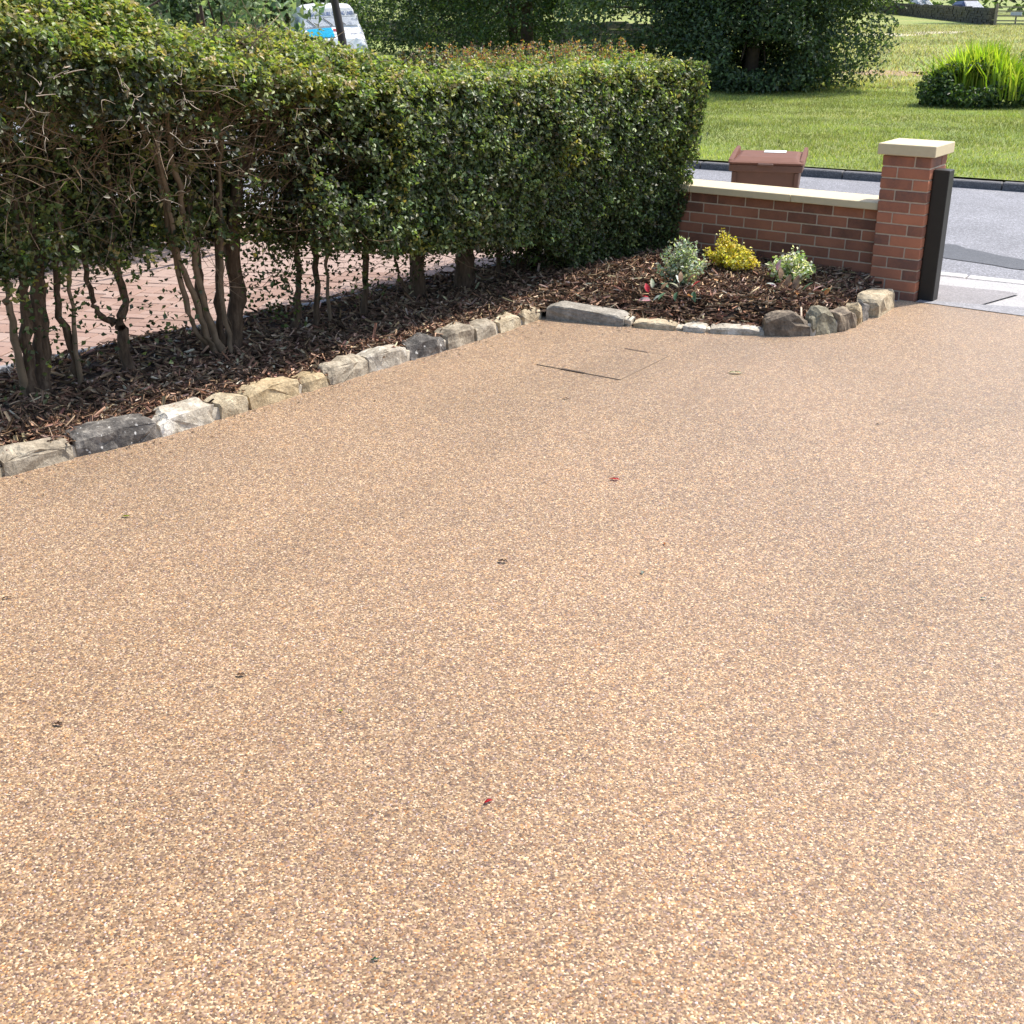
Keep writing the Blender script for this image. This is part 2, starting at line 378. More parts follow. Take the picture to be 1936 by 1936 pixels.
# ------------------------------------------------------------------ manhole cover let into the resin
mh = empty('manhole_cover', (-.95, -2.5, 0), .03); tag(mh, 'square recessed manhole cover filled with the same gravel as the driveway', 'manhole cover')
hx, hy, t = .272, .285, .0022
box_obj('infill', (-hx+t, hx-t, -hy+t, hy-t, -.004, .0045), M['resin'], mh)
for (a, b, c, d) in ((-hx, hx, -hy-t, -hy+t*.8), (-hx, hx, hy-t*.8, hy+t), (-hx-t, -hx+t*.8, -hy+t*.9, hy-t*.9), (hx-t*.8, hx+t, -hy+t*.9, hy-t*.9)):
    box_obj('frame_edge', (a, b, c, d, -.004, .0052), M['steel'], mh)
for (y, x) in ((-hy, -.03), (hy, .06)):
    box_obj('lifting_slot', (x-.075, x+.075, y-.0075, y+.0075, -.003, .0062), M['slot'], mh)

# ------------------------------------------------------------------ edging stones
def stone_mesh(length, depth, height, seed, rough=.5, slope=0.0):
    r = random.Random(seed); bm = bmesh.new()
    nx = max(3, int(length/.06)+2)
    for i in range(nx):
        x = -length/2 + length*i/(nx-1); endf = .80 if i in (0, nx-1) else 1.0
        hh = height*(1 + r.uniform(-.13, .10)*rough*1.6) * endf * (1+slope*(i/(nx-1)-.5))
        jx = r.uniform(-.008, .008)
        for (y, z) in ((r.uniform(-.006, .012), -.03), (r.uniform(.0, .02)*rough*2, hh*r.uniform(.72, .9)), (r.uniform(.012, .04)*rough*2, hh),
                       (depth*r.uniform(.45, .6), hh*r.uniform(.98, 1.05)), (depth*r.uniform(.86, .98), hh*r.uniform(.85, .98)), (depth, -.03)):
            bm.verts.new((x+jx+r.uniform(-.006, .006), y, z))
    bmesh.ops.convex_hull(bm, input=bm.verts[:])
    for v in [v for v in bm.verts if not v.link_faces]: bm.verts.remove(v)
    bmesh.ops.triangulate(bm, faces=bm.faces[:])
    bmesh.ops.subdivide_edges(bm, edges=bm.edges[:], cuts=2, use_grid_fill=True)
    co = np.array([v.co[:] for v in bm.verts]) + seed*3.1
    n = (noise3(co, 22)-.5)*.022*rough*1.6 + (noise3(co+50, 60)-.5)*.010*rough*1.5
    bm.normal_update()
    for v, q in zip(bm.verts, n): v.co += v.normal*float(q)
    return bm
def lay_stones(parent, segs):
    base = Vector(parent.location)
    for i, (p0, p1, d, h, m, rg, sl, lab) in enumerate(segs):
        a = Vector((*p0, 0)); b = Vector((*p1, 0)); L = (b-a).length
        o = bm_obj('edging_stone', stone_mesh(L-.024, d*.9, h*.92, hash(lab or '') % 1 + i*7+len(segs), rg, sl), M[m], parent)
        o.location = (a+b)/2 - base; o.rotation_euler = (0, 0, math.atan2(b.y-a.y, b.x-a.x))
        if lab: o['label'] = lab
        # a pat of mortar closing the joint at the far end
        g = stone_mesh(.05, d*.6, h*.55, 90+i, .4); q = bm_obj('mortar_joint', g, M['gmortar'], parent)
        q.location = b - base + Vector((0, 0, 0)) + o.matrix_basis.to_3x3() @ Vector((0, .018, 0)); q.rotation_euler = o.rotation_euler
edge1 = empty('stone_edging', (-1.9, -3.9, 0)); tag(edge1, 'row of rough mixed edging stones between the driveway and the hedge bed', 'stone edging')
yy = [(-2.26, -6.35), (-2.16, -5.98), (-2.10, -5.60), (-2.045, -5.28), (-1.955, -4.87), (-1.93, -4.51), (-1.92, -4.33), (-1.905, -3.97), (-1.885, -3.78),
      (-1.872, -3.47), (-1.845, -3.15), (-1.815, -2.85), (-1.805, -2.58), (-1.795, -2.36), (-1.795, -2.10), (-1.80, -1.88)]
prop = [(.17, .085, 'st_buff', .5, 0, None), (.17, .085, 'st_buff', .5, 0, None), (.18, .10, 'st_grey', .8, 0, None), (.20, .115, 'st_dark', .6, 0, 'charcoal stone flecked with white'),
        (.19, .10, 'st_white', .8, 0, 'whitened stone with pale crust'), (.17, .10, 'st_buff', .25, 0, 'squared buff stone'), (.17, .105, 'st_tan', .45, 0, None),
        (.15, .09, 'st_tan', .6, 0, None), (.15, .11, 'st_grey', .8, 0, None), (.16, .11, 'st_white', .5, 0, None), (.15, .115, 'st_dark', .9, 0, 'dark jagged stone'),
        (.15, .115, 'st_grey', .6, 0, None), (.15, .10, 'st_grey', .5, 0, None), (.14, .085, 'st_buff', .5, 0, None), (.14, .085, 'st_buff', .5, 0, None)]
lay_stones(edge1, [(yy[i], yy[i+1], *prop[i]) for i in range(15)])
edge2 = empty('bed_edging', (-.7, -1.5, 0)); tag(edge2, 'curved edging of flat and upright stones round the front of the planted bed', 'stone edging')
segs = [((-1.78, -1.89), (-1.25, -1.755), .20, .085, 'st_flat', .22, -.5, 'long smooth grey stone with humped top'), ((-1.215, -1.745), (-.935, -1.665), .17, .042, 'st_buff', .25, 0, None),
        ((-.915, -1.655), (-.755, -1.60), .17, .042, 'st_white', .35, 0, None), ((-.735, -1.595), (-.445, -1.46), .18, .042, 'st_white', .25, 0, None),
        ((-.44, -1.46), (-.20, -1.29), .16, .125, 'st_brown', 1.1, 0, 'rough brown block at the corner of the bed'), ((-.195, -1.27), (-.10, -1.12), .15, .15, 'st_green', 1.0, .1, 'greenish grey upright stone'),
        ((-.085, -1.10), (-.05, -.90), .15, .14, 'st_brown', .8, 0, None), ((-.05, -.89), (-.065, -.78), .12, .145, 'st_tan', .4, 0, 'narrow upright tan stone'),
        ((-.06, -.77), (-.075, -.62), .13, .12, 'st_dark', .8, 0, None), ((-.02, -.60), (-.055, -.20), .20, .135, 'st_buff', .6, 0, 'large pale stone against the pier')]
lay_stones(edge2, segs)

# ------------------------------------------------------------------ planting bed: mounded soil and bark mulch
from mathutils.geometry import intersect_point_line
BED = [(-3.75, -7.0), (-2.33, -6.6), (-2.2, -5.95), (-2.08, -5.25), (-1.99, -4.5), (-1.93, -3.5), (-1.86, -2.5), (-1.80, -1.88), (-1.25, -1.73), (-.75, -1.58),
       (-.45, -1.44), (-.22, -1.24), (-.10, -.9), (-.10, -.2), (-.30, .0), (-.33, .075), (-2.9, .075), (-3.05, -.9), (-3.38, -3.0)]
CHIPS = BED[:7]+[(-1.84, -1.81), (-1.25, -1.645), (-.75, -1.485), (-.48, -1.34), (-.27, -1.20), (-.17, -.9), (-.18, -.2)]+BED[14:]
def inside(x, y, poly=BED):
    n = len(poly); r = np.zeros(len(x), bool)
    for i in range(n):
        (x1, y1), (x2, y2) = poly[i], poly[(i+1) % n]
        c = ((y1 > y) != (y2 > y)) & (x < (x2-x1)*(y-y1)/(y2-y1+1e-12)+x1); r ^= c
    return r
def bed_z(x, y):
    P = np.stack([x, y, x*0], 1)
    yf = -1.89 + .321*(x+1.78)                                   # the slabs along the front of the bed
    t = np.where(x > -1.75, np.clip((y-yf-.13)/.22, 0, 1), 1.0)
    z = .012 + .033*t*np.clip((x+2.75)/.7, 0, 1) + .075*t*np.clip((y+1.75)/.5, 0, 1)*np.clip((-.12-x)/.35, 0, 1)*np.clip((x+2.5)/.5, 0, 1)
    return z + ((noise3(P, 5)-.5)*.035 + (noise3(P, 22)-.5)*.018)*(.25+.75*t)
st = .035
gx, gy = np.meshgrid(np.arange(-3.8, -.05, st), np.arange(-7.0, .12, st), indexing='ij')
V = np.stack([gx.ravel(), gy.ravel(), bed_z(gx.ravel(), gy.ravel())], 1)
idx = np.arange(gx.size).reshape(gx.shape)
F = np.stack([idx[:-1, :-1], idx[1:, :-1], idx[1:, 1:], idx[:-1, 1:]], -1).reshape(-1, 4)
c = V[F].mean(1); F = F[inside(c[:, 0], c[:, 1])]
o = mesh_np('planting_soil', V, F, M['soil'], smooth=True); o['kind'] = 'structure'
def chips(n):
    x = rng.uniform(-3.5, -.1, n*3); y = rng.uniform(-6.8, .06, n*3)
    k = inside(x, y, CHIPS) & ((x > -2.75+(noise3(np.stack([x, y, x*0], 1), 3)-.5)*.5) | (rng.random(n*3) < .35)); x, y = x[k][:n], y[k][:n]; n = len(x)
    lift = rng.uniform(0, .028, n)
    P = np.stack([x, y, bed_z(x, y)+.004+lift], 1)
    a = rng.uniform(0, PI*2, n); tilt = rng.normal(0, .35, n)
    d = np.stack([np.cos(a)*np.cos(tilt), np.sin(a)*np.cos(tilt), np.sin(tilt)], 1)
    s = unit(np.cross(d, unit(np.array([[0, 0, 1.]])+rng.normal(0, .5, (n, 3))))); u = np.cross(d, s)
    L = rng.gamma(3.2, .0085, n)[:, None]+.008; Wd = rng.uniform(.003, .0095, n)[:, None]; T = rng.uniform(.001, .0035, n)[:, None]
    q = [P+d*L*e+s*Wd*f*(1 if e < 0 else rng.uniform(.3, 1, (n, 1)))+u*T*g+u*L*.12*(abs(e) > 0)*0 for e in (-1, 1) for f in (-1, 1) for g in (-1, 1)]
    V = np.stack(q, 1).reshape(-1, 3); i = np.arange(n)[:, None, None]*8
    B = np.array([[0, 1, 3, 2], [4, 6, 7, 5], [0, 4, 5, 1], [2, 3, 7, 6], [1, 5, 7, 3]])
    F = (i+B[None]).reshape(-1, 4)
    col = mixcol([(.07, .041, .025), (.165, .096, .059), (.28, .168, .103), (.39, .245, .155), (.52, .365, .24), (.66, .52, .38)], n, [.16, .26, .26, .17, .10, .05])
    return V, F, np.repeat(col, 8, 0)
V, F, C = chips(30000)
o = mesh_np('bark_mulch', V, F, M['chip'], col=C); o['kind'] = 'stuff'

# a few chips and crumbs that have spilled over the stones on to the gravel
def spill(n):
    ex = np.array([p for p in yy[2:]]+[(-1.25, -1.76), (-.9, -1.66), (-.45, -1.47)])
    k = rng.integers(0, len(ex)-1, n); u = rng.random(n); x = ex[k, 0]+(ex[k+1, 0]-ex[k, 0])*u; y = ex[k, 1]+(ex[k+1, 1]-ex[k, 1])*u
    off = rng.exponential(.07, n)+.012; side = y < -1.9; x = x+np.where(side, off, 0)*.95; y = y-np.where(side, off*.15, off)
    P = np.stack([x, y, np.full(n, .004)], 1); a = rng.uniform(0, 6.28, n); d = np.stack([np.cos(a), np.sin(a), 0*a], 1); q = np.stack([-np.sin(a), np.cos(a), 0*a], 1)
    L = rng.uniform(.003, .013, n)[:, None]; w = rng.uniform(.0015, .004, n)[:, None]; up = np.array([[0, 0, 1.]])*rng.uniform(.001, .004, (n, 1))
    V = np.stack([P-d*L-q*w, P+d*L-q*w*.7, P+d*L*.8+q*w, P-d*L*.9+q*w, P+up], 1).reshape(-1, 3); i = np.arange(n)[:, None]*5
    F = np.concatenate([i+[[0, 1, 4]], i+[[1, 2, 4]], i+[[2, 3, 4]], i+[[3, 0, 4]]], 1).reshape(-1, 3)
    return V, F, np.repeat(mixcol([(.10, .055, .03), (.2, .12, .07), (.32, .22, .13), (.06, .035, .02)], n), 5, 0)
V, F, C = spill(170); o = mesh_np('spilled_bark', V, F, M['chip'], col=C); o['kind'] = 'stuff'

# ------------------------------------------------------------------ neighbour's block paving
npv = empty('block_paving', (-4.6, -2.5, 0)); npv['kind'] = 'structure'
base = sheet('paving_bed', [(-3.70, -7.5), (-3.0, -.6), (-2.95, .1), (-7.2, .1), (-7.2, -7.5)], plain('joint_sand', (.11, .085, .065), .95, var=.2, scale=40), -.012)
def bl_mat():
    m = NT('paving_block'); r = m.rand(); n = m.noise(m.geo(), 30., 4, .6)
    m.set(Base_Color=m.ramp(m.math('ADD', m.math('MULTIPLY', r, .6), m.math('MULTIPLY', n, .4)), [(.2, (.24, .15, .115)), (.5, (.31, .20, .16)), (.85, (.35, .26, .22))]), Roughness=.85)
    return m.m
blm = bl_mat(); bb = add_box(bmesh.new(), -.0965, .0965, -.0465, .0465, -.05, 0, .004)
bme = bpy.data.meshes.new('paving_block'); bb.to_mesh(bme); bb.free(); bme.materials.append(blm)
cells = []
th = math.radians(24.); ct, sn = math.cos(th), math.sin(th)
for i in range(-60, 61):                                             # herringbone
    for j in range(-60, 61):
        k = (i-j) % 4
        if k not in (0, 3): continue
        ux, uy = (i*.1+.05, j*.1) if k == 0 else (i*.1, j*.1+.05)
        x = -4.6 + ux*ct - uy*sn; y = -3.2 + ux*sn + uy*ct
        xe = -3.58 + .15*(y+4.6)
        if -6.2 < x < xe-.12 and -6.6 < y < .0: cells.append((math.hypot(x-2.64, y+8.37)+ (3 if x < -5.3 or y < -5.6 else 0), x, y, th if k == 0 else th+PI/2))
cells.sort()
for (d, x, y, ra) in cells[:300]:
    o = link('paving_block', bme, npv); o.location = (x+4.6, y+2.5, random.uniform(-.003, .003)); o.rotation_euler = (0, 0, ra)
bm = bmesh.new()
for (d, x, y, ra) in cells[300:]:
    ct, sn = math.cos(ra), math.sin(ra)
    v0 = len(bm.verts); add_box(bm, -.0965, .0965, -.0465, .0465, -.02, 0); bm.verts.ensure_lookup_table()
    z = random.uniform(-.003, .003)
    for v in bm.verts[v0:]: v.co = Vector((x+4.6+v.co.x*ct-v.co.y*sn, y+2.5+v.co.x*sn+v.co.y*ct, v.co.z+z))
o = bm_obj('further_blocks', bm, blm, npv); o['kind'] = 'stuff'
eg = empty('path_edging', (-3.5, -4, 0)); tag(eg, 'thin concrete edging strip between the block paving and the hedge soil', 'edging')
em = add_box(bmesh.new(), -.025, .025, -.45, .45, -.05, .03, .005); emd = bpy.data.meshes.new('edging_slab'); em.to_mesh(emd); em.free(); emd.materials.append(M['strip'])
for k in range(8):
    y = -6.6+k*.905; o = link('edging_slab', emd, eg); o.location = (-3.56+.15*(y+4.6)+3.5, y+4, random.uniform(-.004, .004)); o.rotation_euler = (0, 0, -math.atan(.15))

# ------------------------------------------------------------------ the hedges
def zint(y): return np.interp(y, [-7.5, -3.7, -2.8, -1.8, -1.3, -1.0, .3], [.70, .68, .52, .42, .34, .14, .05])
def hedge_surface(y, t, kind):
    """Point and outward normal on the clipped hedge: t 0..1 front face, 1..2 top, 2..3 back face."""
    n = len(y)
    f = np.clip((y+3.2)/-1.6, 0, 1)                                  # 0 far end .. 1 near end
    zf = np.interp(y, [-7.5, -5.4, -4.7, -4.1, -3.3, -2.4, 0.3], [2.02, 1.86, 1.71, 1.63, 1.51, 1.475, 1.49])
    zb = np.interp(y, [-7.5, -4.35, -4.15, -2.98, -2.58, -2.1, 0.3], [2.14, 2.08, 1.82, 1.765, 1.605, 1.545, 1.535])
    xt = np.interp(y, [-7.5, -5.6, -4, -2, -.6, .2], [-2.35, -2.12, -1.98, -1.90, -1.78, -1.72])
    zlow = np.interp(y, [-7.5, -5, -3.6, -2.6, -1.9, -1.4, -1.1, -.85, .3], [.80, .80, .66, .50, .44, .38, .22, .06, .03])
    out = np.empty((n, 3)); nor = np.empty((n, 3))
    a = t < 1; u = t[a]
    z = zlow[a] + (zf[a]-zlow[a])*u; s = np.clip((z-.1)/1.1, 0, 1)
    out[a] = np.stack([xt[a] - .30*(1-s)**1.6 - .05*np.clip((z-1.2)/.3, 0, 1)**2, y[a], z], 1); nor[a] = [1, 0, .12]
    b = (t >= 1) & (t < 2); u = t[b]-1
    xb = xt[b]-.06; back = -2.92
    z = zf[b] + (zb[b]-zf[b])*np.sin(u*PI/2)**.9; z = z - .08*np.clip((u-.88)/.12, 0, 1)**2 + .02*np.sin(u*PI)
    out[b] = np.stack([xb+(back-xb)*u, y[b], z], 1); nor[b] = np.stack([.35*(1-u), 0*u, np.ones_like(u)], 1)
    c = t >= 2; u = t[c]-2
    out[c] = np.stack([-2.98-.12*np.sin(u*PI), y[c], zb[c]-.1-(zb[c]-.1-zint(y[c]))*u], 1); nor[c] = [-1, 0, .1]
    return out, nor
PAL_FACE = [(.055, .08, .032), (.09, .135, .05), (.13, .18, .068), (.185, .23, .095), (.12, .12, .075)]
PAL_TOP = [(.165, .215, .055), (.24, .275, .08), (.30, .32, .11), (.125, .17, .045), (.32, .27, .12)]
PAL_OLD = [(.030, .038, .016), (.055, .062, .026), (.085, .082, .042), (.12, .115, .06), (.06, .085, .025)]
PAL_ORANGE = [(.38, .17, .075), (.36, .22, .09), (.28, .23, .07), (.32, .12, .065)]
def hedge(name, label, y0, y1, ntop, nface, nback, gaps, L, Wd):
    root = empty(name, (-2.7, (y0+y1)/2, 0)); tag(root, label, 'hedge')
    parts = []
    def shell(n, ta, tb, pals, deep, gapy):
        y = rng.uniform(y0, y1, n); t = rng.uniform(ta, tb, n)
        P, N = hedge_surface(y, t, 0)
        lk = 1.0 if ta < .5 else .42
        lump = ((noise3(P, 2.6)-.5)*.11*lk + (noise3(P+9, 7.0)-.5)*.12*lk)*np.where(P[:, 1] < -4.1, 1.7, 1.0 if gapy else .62)
        hole = noise3(P+30, 5.5)*.65 + noise3(P+4, 13.)*.35
        keep = hole > (.17 if not gapy else .30+.26*np.clip((1.62-P[:, 2])/.5, 0, 1)*np.clip((-3.0-P[:, 1])/1.2, 0, 1))
        low = np.clip((.75-P[:, 2])/.5, 0, 1)*np.clip((-1.3-P[:, 1])/.6, 0, 1); 
        if ta < .5: keep &= rng.random(n) > low*.62
        if gapy and ta < .5:
            bare = np.clip((-3.0-P[:, 1])/.8, 0, 1)*np.clip((1.56-P[:, 2]+(noise3(P+3, 4.)-.5)*.3)/.2, 0, 1)
            clump = noise3(P+17, 3.2) > .62
            bare = np.clip(bare*(1+.1*np.exp(-((P[:, 1]+3.95)/.4)**2)), 0, 1)
            keep &= (rng.random(n) > bare*.93) | (clump & (rng.random(n) < .5*(1-np.exp(-((P[:, 1]+3.95)/.35)**2))))
        dep = rng.exponential(deep, n)
        P = P + unit(N)*(lump - np.minimum(dep, .5))[:, None]
        P, N = P[keep], N[keep]; m = len(P)
        tk, dk = t[keep], dep[keep]
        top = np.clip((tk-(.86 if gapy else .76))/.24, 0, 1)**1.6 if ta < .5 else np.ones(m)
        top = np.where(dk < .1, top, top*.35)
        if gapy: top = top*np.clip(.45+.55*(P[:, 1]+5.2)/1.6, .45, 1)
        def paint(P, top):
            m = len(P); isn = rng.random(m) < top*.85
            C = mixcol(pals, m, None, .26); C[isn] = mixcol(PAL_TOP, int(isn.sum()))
            if gapy:
                old = (rng.random(m) < np.clip((-3.2-P[:, 1])/1.0, 0, 1)*.75) & ~isn
                C[old] = mixcol(PAL_OLD, int(old.sum()))
            fl = (noise3(P+70, 3.3) > .72) & (rng.random(m) < .4)
            C[fl] = mixcol([(.17, .20, .04), (.24, .22, .05)], int(fl.sum()))
            return C
        # an even layer of single leaves behind, and sprays of leaves on short shoots standing out in front
        one = rng.random(m) < .42
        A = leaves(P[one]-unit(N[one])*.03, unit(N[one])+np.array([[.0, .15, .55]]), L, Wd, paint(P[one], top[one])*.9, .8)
        q = np.flatnonzero(~one); q = q[rng.random(len(q)) < .135]; k = 9
        B, BN = P[q], unit(N[q]); D = unit(BN*.8+np.array([[0, 0, .45]])+rng.normal(0, .45, (len(q), 3))); ln = rng.uniform(.04, .12, len(q))
        if ta >= .5: ln *= .55
        ts = np.linspace(.05, 1, k)[None, :, None]
        Q = B[:, None]-BN[:, None]*.05+D[:, None]*ln[:, None, None]*ts+rng.normal(0, .011, (len(q), k, 3))
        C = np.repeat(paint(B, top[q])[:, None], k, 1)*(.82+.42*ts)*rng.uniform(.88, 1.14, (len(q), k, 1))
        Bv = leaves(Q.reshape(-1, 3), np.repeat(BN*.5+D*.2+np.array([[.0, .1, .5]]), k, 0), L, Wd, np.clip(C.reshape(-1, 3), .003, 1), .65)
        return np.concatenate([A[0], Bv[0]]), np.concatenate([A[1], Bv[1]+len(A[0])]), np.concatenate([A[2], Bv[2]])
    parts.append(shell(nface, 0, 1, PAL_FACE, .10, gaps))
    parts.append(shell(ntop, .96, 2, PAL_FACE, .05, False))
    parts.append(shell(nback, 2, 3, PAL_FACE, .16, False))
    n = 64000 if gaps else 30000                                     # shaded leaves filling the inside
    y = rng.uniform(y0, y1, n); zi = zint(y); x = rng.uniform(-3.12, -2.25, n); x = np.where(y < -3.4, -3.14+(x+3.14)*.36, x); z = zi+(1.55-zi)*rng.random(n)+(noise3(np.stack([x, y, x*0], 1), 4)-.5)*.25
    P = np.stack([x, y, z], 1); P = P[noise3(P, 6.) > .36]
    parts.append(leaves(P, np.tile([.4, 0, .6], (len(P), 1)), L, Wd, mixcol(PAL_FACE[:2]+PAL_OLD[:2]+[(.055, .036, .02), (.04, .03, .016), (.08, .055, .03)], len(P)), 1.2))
    if y1 > 0:                                                       # the clipped end by the wall
        n = nback//2; x = rng.uniform(-2.95, -1.70, n); z = rng.uniform(.05, 1.5, n)
        x = np.where(x > -2.0, x-.22*np.clip(1-(z-.1)/1.1, 0, 1)**1.6, x)
        P = np.stack([x, y1-.04+rng.exponential(.05, n)*-1+(noise3(np.stack([x, x*0, z], 1), 6)-.5)*.1, z], 1)
        parts.append(leaves(P, np.array([[0, 1, .4]]).repeat(n, 0), L, Wd, mixcol(PAL_FACE, n), .75))
    V = np.concatenate([p[0] for p in parts]); C = np.concatenate([p[2] for p in parts])
    off = np.cumsum([0]+[len(p[0]) for p in parts[:-1]]); F = np.concatenate([p[1]+o for p, o in zip(parts, off)])
    f = mesh_np('foliage', V-np.array(root.location), F, M['leaf'], root, C); f['kind'] = 'stuff'
    return root
hA = hedge('hedge', 'twiggy thinning hedge with bare stems, left half of the hedge', -7.3, -3.05, 56000, 36000, 46000, True, .031, .021)
hB = hedge('hedge', 'dense dark green clipped hedge reaching the brick wall', -3.05, .12, 74000, 92000, 44000, False, .031, .020)
# orange new growth standing on top of the dense hedge
def sprigs(root):
    tub, lv = [], []
    n = 150
    for k in range(n):
        y = rng.uniform(-1.95, .1); u = rng.uniform(.35, .97)
        P, N = hedge_surface(np.array([y]), np.array([1+u]), 0); p = P[0]; h = rng.uniform(.03, .085)
        h *= 1.25; tip = p+np.array([rng.normal(0, .02), rng.normal(0, .02), h]); tub.append(tube_data(smooth_path([p-[0, 0, .05], (p+tip)/2+rng.normal(0, .006, 3), tip], 4), [.0022, .002, .0016, .001], 3))
        m = 9; q = p+(tip-p)*rng.uniform(.1, 1.05, (m, 1))+rng.normal(0, .009, (m, 3)); lv.append(q)
    V, F = join(tub); mesh_np('sprig_stem', V-np.array(root.location), F, M['twig'], root)['kind'] = 'stuff'
    q = np.concatenate(lv); n = len(q)
    more = 1100; y = rng.uniform(-2.1, .1, more); P, N = hedge_surface(y, 1+rng.uniform(.25, .95, more), 0); k = noise3(P, 5.5) > .56; P = P[k]+[0, 0, .01]
    q = np.concatenate([q, P]); V, F, C = leaves(q, np.tile([0, -.3, .6], (len(q), 1)), .024, .014, mixcol(PAL_ORANGE+PAL_TOP[:2], len(q)), 1.2)
    o = mesh_np('sprig', V-np.array(root.location), F, M['leaf'], root, C); o['kind'] = 'stuff'
sprigs(hB)
def stem(root, pts, r0, r1, mat='bark', n=22, sides=8, wob=.006, name='stem'):
    P = smooth_path(pts, n, wob); R = np.linspace(r0, r1, n)*(1+rng.normal(0, .09, n)); R[0] *= 1.35; R[1] *= 1.15
    V, F = tube_data(P, R, sides); return mesh_np(name, V-np.array(root.location), F, M[mat], root, smooth=True)
def S3(x, yz, lean=0.0): return [(x+lean*i, y, z) for i, (y, z) in enumerate(yz)]
for x, yz, r0, r1, mt in [
    (-2.80, [(-3.64, .02), (-3.59, .33), (-3.60, .67), (-3.52, 1.01), (-3.32, 1.40)], .052, .028, 'bark'),
    (-2.75, [(-3.80, .02), (-3.92, .31), (-4.03, .65), (-4.09, .97), (-4.15, 1.50)], .019, .012, 'cane'),
    (-2.74, [(-3.77, .02), (-3.89, .40), (-3.95, .78), (-4.03, 1.13), (-4.06, 1.55)], .021, .012, 'cane'),
    (-2.78, [(-3.74, .02), (-3.93, .22), (-4.03, .59), (-4.09, 1.05), (-4.25, 1.5)], .018, .010, 'cane'),
    (-2.85, [(-3.78, .02), (-3.81, .49), (-3.84, .84), (-3.86, 1.5)], .030, .018, 'bark'),
    (-2.82, [(-3.70, .02), (-3.70, .45), (-3.66, .9), (-3.62, 1.5)], .024, .014, 'bark'),
    (-2.72, [(-3.72, .02), (-3.76, .40), (-3.74, .8), (-3.70, 1.4)], .014, .009, 'cane'),
    (-2.95, [(-4.26, .0), (-4.29, .24), (-4.32, .31), (-4.28, .44), (-4.33, .62), (-4.32, .95), (-4.36, 1.4)], .030, .016, 'bark'),
    (-2.95, [(-4.32, .30), (-4.43, .38), (-4.47, .50), (-4.50, .8), (-4.48, 1.2)], .018, .010, 'bark'),
    (-2.93, [(-4.60, .0), (-4.61, .22), (-4.60, .67), (-4.63, .94), (-4.60, 1.5)], .014, .009, 'cane'),
    (-2.97, [(-4.57, .0), (-4.60, .2), (-4.66, .5), (-4.62, .9), (-4.7, 1.5)], .026, .012, 'bark'),
    (-3.00, [(-4.88, .0), (-4.90, .28), (-4.92, .50), (-4.93, .61), (-5.0, 1.2), (-5.1, 1.7)], .022, .014, 'cane'),
    (-3.00, [(-4.85, .02), (-4.84, .32), (-4.82, .54), (-4.83, .83), (-4.81, 1.6)], .032, .020, 'bark'),
    (-3.02, [(-4.78, .02), (-4.76, .27), (-4.74, .63), (-4.72, .80), (-4.80, 1.5)], .036, .020, 'bark'),
    (-3.00, [(-4.76, .0), (-4.73, .41), (-4.70, .68), (-4.66, .94), (-4.6, 1.6)], .028, .016, 'bark'),
    (-3.05, [(-5.6, .0), (-5.62, .5), (-5.55, 1.0), (-5.6, 1.7)], .04, .02, 'bark'),
    (-3.05, [(-6.4, .0), (-6.42, .5), (-6.35, 1.0), (-6.4, 1.7)], .04, .02, 'bark'),
    (-2.82, [(-3.10, .0), (-3.07, .4), (-3.12, .8), (-3.10, 1.3)], .022, .014, 'bark')]:
    stem(hA, S3(x, yz, .02), r0, r1, mt)
for x, yz, r0, r1, mt in [
    (-2.77, [(-2.98, .0), (-2.95, .4), (-3.0, .8), (-2.95, 1.2)], .020, .014, 'bark'), (-2.77, [(-2.84, .0), (-2.86, .4), (-2.83, .8), (-2.9, 1.2)], .013, .009, 'cane'),
    (-2.76, [(-2.53, .0), (-2.52, .35), (-2.50, .7), (-2.5, 1.2)], .022, .014, 'bark'), (-2.77, [(-1.98, .0), (-1.98, .3), (-1.96, .6), (-1.9, 1.2)], .055, .034, 'bark'),
    (-2.70, [(-2.22, .0), (-2.2, .12), (-2.28, .25), (-2.3, .5), (-2.25, .9)], .013, .008, 'bark'), (-2.70, [(-2.2, .10), (-2.12, .16), (-2.1, .32), (-2.12, .7)], .010, .006, 'bark'),
    (-2.66, [(-1.62, .0), (-1.6, .3), (-1.56, .6), (-1.5, 1.2)], .070, .042, 'bark'), (-2.70, [(-1.50, .0), (-1.50, .3), (-1.44, .6), (-1.4, 1.1)], .045, .03, 'bark'),
    (-2.70, [(-1.15, .0), (-1.15, .3), (-1.18, .7), (-1.1, 1.1)], .016, .012, 'bark'), (-2.70, [(-.87, .0), (-.88, .3), (-.85, .7), (-.8, 1.1)], .014, .010, 'bark'),
    (-2.70, [(-.80, .0), (-.80, .3), (-.82, .7), (-.8, 1.1)], .012, .010, 'bark'), (-2.7, [(-.2, 0), (-.2, .5), (-.25, 1.1)], .04, .02, 'bark')]:
    stem(hB, S3(x, yz, .01), r0, r1, mt)
